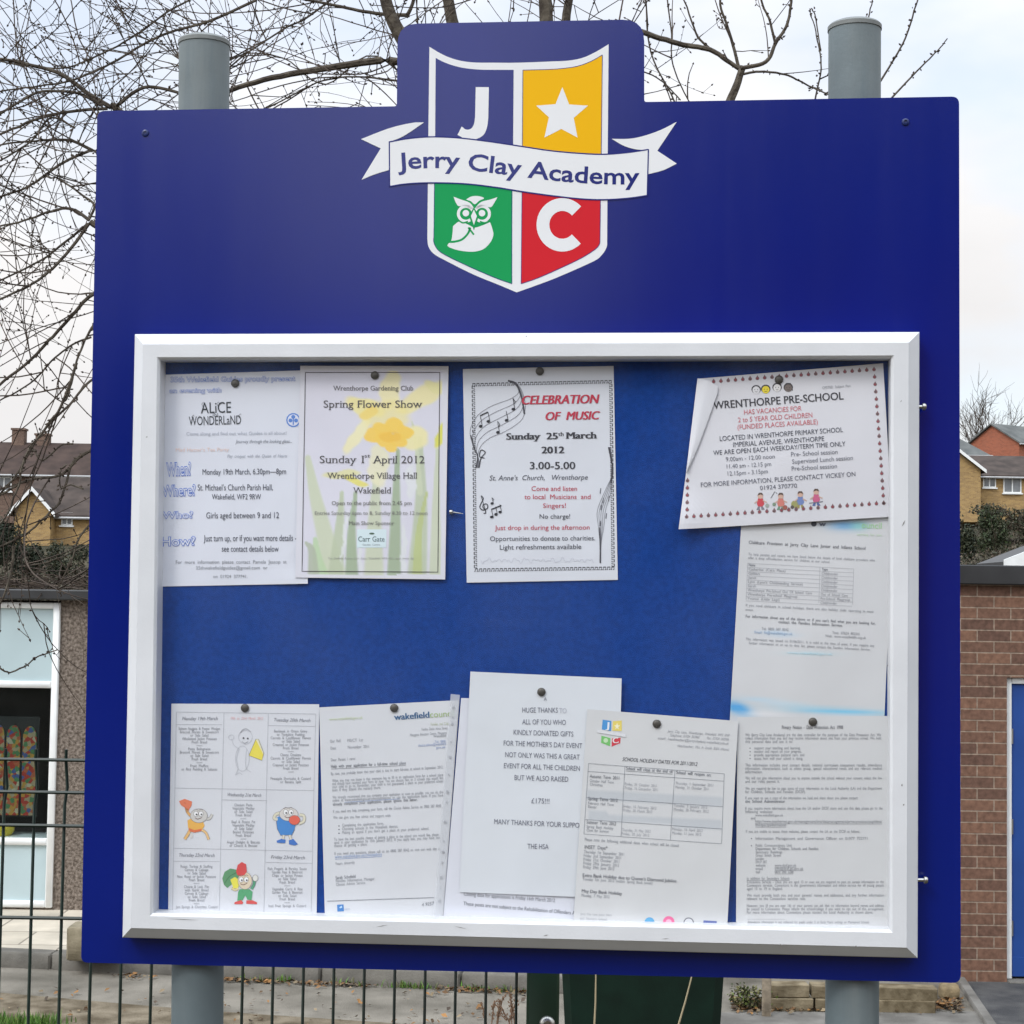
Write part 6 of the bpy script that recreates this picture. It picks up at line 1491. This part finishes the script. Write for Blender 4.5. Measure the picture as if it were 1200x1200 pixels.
# ------------------------------------------------------------------ crest
CK = 2.857
def cpx(p): p = np.atleast_2d(np.asarray(p, float)); return np.stack([400 + p[:, 0] / CK, p[:, 1] / CK], 1)
def flat(b, pts, z, col, faces=None):
    st_ = P2S(cpx(pts), 0)
    if faces is None:
        a = st_[:, 0] @ np.roll(st_[:, 1], -1) - st_[:, 1] @ np.roll(st_[:, 0], -1); ids = tuple(range(len(st_)))
        faces = [ids if a > 0 else ids[::-1]]
    b.add(SL(st_, z * .32), faces, lin(col) if not isinstance(col, tuple) or max(col) > 1.5 else col)
def stroke(b, pts, w, z, col):
    pts = np.asarray(pts, float); d = np.gradient(pts, axis=0); nr = np.stack([-d[:, 1], d[:, 0]], 1); nr /= np.linalg.norm(nr, axis=1)[:, None] + 1e-9
    w = np.broadcast_to(w, (len(pts),))[:, None]
    N = len(pts); flat(b, np.vstack([pts + nr * w / 2, pts - nr * w / 2]), z, col, [(i, i + 1, N + i + 1, N + i) for i in range(N - 1)])
def qt(pts, k=8): return catmull(pts, k)
crest = bpy.data.objects.new('crest', None); COL.objects.link(crest); crest.parent = sign
WH = (.74, .745, .755); NV = (.016, .022, .17)
V = M['vinyl']
so = np.vstack([qt([(295, 157), (340, 183), (385, 200), (440, 209), (515, 210), (590, 210), (700, 206), (760, 203), (810, 193), (855, 172), (895, 148)]), [(892, 480)],
                qt([(890, 800), (888, 828), (870, 856), (840, 877), (720, 930), (640, 960), (587, 979)]), qt([(587, 979), (530, 955), (440, 918), (350, 873), (310, 850), (292, 826), (288, 800)]), [(291, 480)]])
b = MB(); flat(b, so, .0006, WH); b.build('shield', V, crest, color=True)
b = MB(); flat(b, np.vstack([qt([(316, 194), (350, 211), (400, 226), (460, 233), (520, 234), (577, 234)]), [(575, 500), (314, 500)]]), .0011, NV); b.build('blue_quarter', M['panel'], crest)
b = MB(); flat(b, np.vstack([qt([(608, 235), (690, 233), (745, 229), (790, 222), (835, 206), (874, 184)]), [(870, 530), (606, 530)]]), .0011, (.80, .430, .003)); b.build('yellow_quarter', V, crest, color=True)
b = MB(); flat(b, np.vstack([[(312, 590), (573, 620), (571, 950)], qt([(571, 950), (520, 932), (440, 898), (360, 860), (325, 838), (310, 812), (310, 800)])]), .0011, (.008, .30, .085)); b.build('green_quarter', V, crest, color=True)
b = MB(); flat(b, np.vstack([[(605, 620), (868, 650)], qt([(866, 800), (864, 818), (848, 836), (800, 866), (720, 904), (650, 934), (602, 950)])]), .0011, (.58, .016, .026)); b.build('red_quarter', V, crest, color=True)
for a_ in ([(318, 480), (315, 196), (350, 213), (400, 228), (460, 235), (577, 236), (575, 480)],): pass
b = MB(); stroke(b, [(606, 500), (608, 235)], 2.2, .0013, NV); stroke(b, qt([(608, 235), (690, 233), (745, 229), (790, 222), (835, 206), (874, 184)]), 2.2, .0013, NV); stroke(b, [(874, 184), (870, 520)], 2.2, .0013, NV); stroke(b, [(605, 640), (602, 950)], 2.2, .0013, NV); stroke(b, [(571, 640), (571, 950)], 2.2, .0013, NV)
stroke(b, qt([(602, 950), (650, 934), (720, 904), (800, 866), (848, 836), (864, 818), (866, 800)]), 2.2, .0013, NV); stroke(b, [(866, 800), (868, 650)], 2.2, .0013, NV); stroke(b, qt([(571, 950), (520, 932), (440, 898), (360, 860), (325, 838), (310, 812), (310, 790)]), 2.2, .0013, NV); stroke(b, [(310, 790), (312, 610)], 2.2, .0013, NV); b.build('outline', V, crest, color=True)
b = MB(); flat(b, np.vstack([[(450, 292), (494, 292)], qt([(492, 395), (488, 425), (476, 452), (448, 467), (418, 466), (389, 452)]), qt([(403, 424), (418, 434), (434, 431), (444, 416), (448, 392)])]), .0016, WH); b.build('letter_j', V, crest, color=True)
b = MB(); flat(b, [(740, 292), (763, 350), (826, 354), (778, 395), (791, 461), (737, 432), (680, 461), (695, 393), (652, 354), (717, 349)], .0016, WH); b.build('star', V, crest, color=True)
tt = np.linspace(RAD(43), RAD(316), 40); b = MB(); stroke(b, np.stack([740 + 65 * np.cos(tt), 753 - 68 * np.sin(tt)], 1), 43, .0016, WH); b.build('letter_c', V, crest, color=True)
# owl
GRN = (.008, .30, .085); b = MB()
flat(b, np.vstack([qt([(374, 757), (372, 785), (368, 806), (356, 824), (392, 838), (440, 843), (476, 834), (500, 810), (509, 786), (505, 764), (498, 744)]), qt([(498, 744), (472, 755), (446, 762), (424, 752), (396, 742), (374, 757)])]), .0016, WH)
stroke(b, qt([(432, 762), (424, 782), (404, 802), (380, 809), (360, 810)]), 7, .0019, GRN); stroke(b, qt([(444, 786), (425, 762)]), 6, .0019, GRN)
flat(b, np.vstack([qt([(376, 659), (400, 668), (428, 678), (442, 694), (436, 700), (412, 690), (392, 690), (382, 676)])]), .0016, WH)
flat(b, np.vstack([qt([(523, 660), (500, 668), (470, 676), (452, 692), (452, 700), (476, 690), (500, 694), (512, 680)])]), .0016, WH)
flat(b, qt([(418, 668), (436, 658), (460, 657), (478, 664), (462, 672), (447, 684), (434, 674)]), .0016, WH)
for cx_ in (417, 471):
    th = np.linspace(0, 2 * math.pi, 33)
    stroke(b, np.stack([cx_ + 25 * np.cos(th), 716 + 25 * np.sin(th)], 1), 10, .0016, WH); t2 = np.linspace(0, 2 * math.pi, 17)[:-1]
    flat(b, np.stack([cx_ + 11 * np.cos(t2), 714 + 11 * np.sin(t2)], 1), .0016, WH)
flat(b, [(427, 722), (444, 694), (461, 722), (444, 772)], .0019, GRN); flat(b, [(434, 724), (444, 702), (454, 724), (444, 754)], .0022, WH)
stroke(b, qt([(388, 734), (406, 746), (424, 742)]), 5, .0019, GRN); stroke(b, qt([(464, 742), (482, 746), (500, 736)]), 5, .0019, GRN)
b.build('owl_emblem', V, crest, color=True)
# ribbon
top = qt([(160, 476), (220, 465), (290, 459), (360, 460), (430, 466), (520, 478), (600, 490), (700, 505), (800, 514), (880, 517), (960, 511), (1028, 501)]); bot = qt([(1024, 655), (960, 664), (880, 669), (800, 666), (700, 655), (600, 641), (520, 628), (430, 617), (350, 613), (270, 613), (210, 617), (161, 625)])
N = len(top); b = MB()
lt = np.vstack([qt([(277, 410), (235, 412), (160, 430), (66, 466)]), [(132, 497), (68, 602)], qt([(68, 602), (112, 584), (164, 568)]), [(164, 474)], qt([(164, 474), (196, 462), (226, 445), (277, 410)])[:-1]])
rt = np.vstack([qt([(905, 465), (960, 465), (1010, 456), (1070, 435), (1123, 408)]), [(1058, 505), (1123, 548)], qt([(1123, 548), (1078, 570), (1025, 584)]), [(1025, 503)], qt([(1025, 503), (985, 500), (945, 488), (905, 465)])[:-1]])
flat(b, lt, .0016, WH); flat(b, rt, .0016, WH)
flat(b, np.vstack([top, bot[::-1]]), .0024, WH, [(i + 1, i, N + i, N + i + 1) for i in range(N - 1)])
for q in (top, bot): stroke(b, q, 4.2, .0028, NV)
stroke(b, [(161, 474), (162, 626)], 4, .0028, NV); stroke(b, [(1028, 500), (1024, 656)], 4, .0028, NV)
rib = b.build('ribbon_banner', V, crest, color=True)
v2, f2 = TEXTQ[('Jerry Clay Academy', .018)]
bl = qt([(186, 568), (300, 562), (385, 565), (500, 578), (640, 596), (760, 609), (880, 616), (1002, 617)], 10)
s01 = (v2[:, 0] - v2[:, 0].min()) / np.ptp(v2[:, 0]); xx = 190 + s01 * (998 - 190); yy = np.interp(xx, bl[:, 0], bl[:, 1]); sl = np.interp(xx, bl[:, 0], np.gradient(bl[:, 1], bl[:, 0]))
hh = v2[:, 1] * 54 / CAPH
b = MB(); flat(b, np.stack([xx + sl * hh, yy - hh], 1), .0030, NV, f2); b.build('lettering', M['panel'], crest)

# unseen houses added behind the viewer for the blue panel and glass to mirror
house('brick_house', 'unseen red brick house added opposite the sign for its reflection', (9.6, -12, 0), RAD(180), 22, 8, 5.4, 3.2, M['redbrick'], M['browntile'], wins=[(-6, 3, 1.4, 1.2, 1), (0, 3, 1.4, 1.2, 1), (6, 3, 1.4, 1.2, 1), (-6, .9, 1.8, 1.3, 2), (6, .9, 1.8, 1.3, 2)], chim=[(-7, 1.0, .8)])
house('brick_house', 'unseen dull brick house added far back at the left for its reflection', (-9.5, -27, 0), RAD(180), 20, 8, 4.0, 2.6, M['brownbrick'], M['browntile'], wins=[(-5, 2.3, 1.4, 1.2, 1), (4, 2.3, 1.4, 1.2, 1), (-5, .6, 1.8, 1.2, 2)], chim=[(-5, .8, .8)])

tr = empty('added_tree', (-9.2, -19, 0)); tag(tr, 'unseen evergreen tree added to darken the reflection in the left of the sign', 'tree')  # unseen tree added as a dark mass for the panel's left side to mirror
b = MB(); b.tube([(0, 0, -.3), (.1, 0, 3), (0, .1, 8)], [.28, .2, .06], 8); b.build('trunk', M['bark'], tr)
leaf_cloud([(rng.normal(0, 1.0), rng.normal(0, .8), rng.uniform(2.5, 8.6), 1.3, 1.1, 1.1) for _ in range(14)], 5200, .13, DK).build('crown', M['leaf'], tr, color=True)
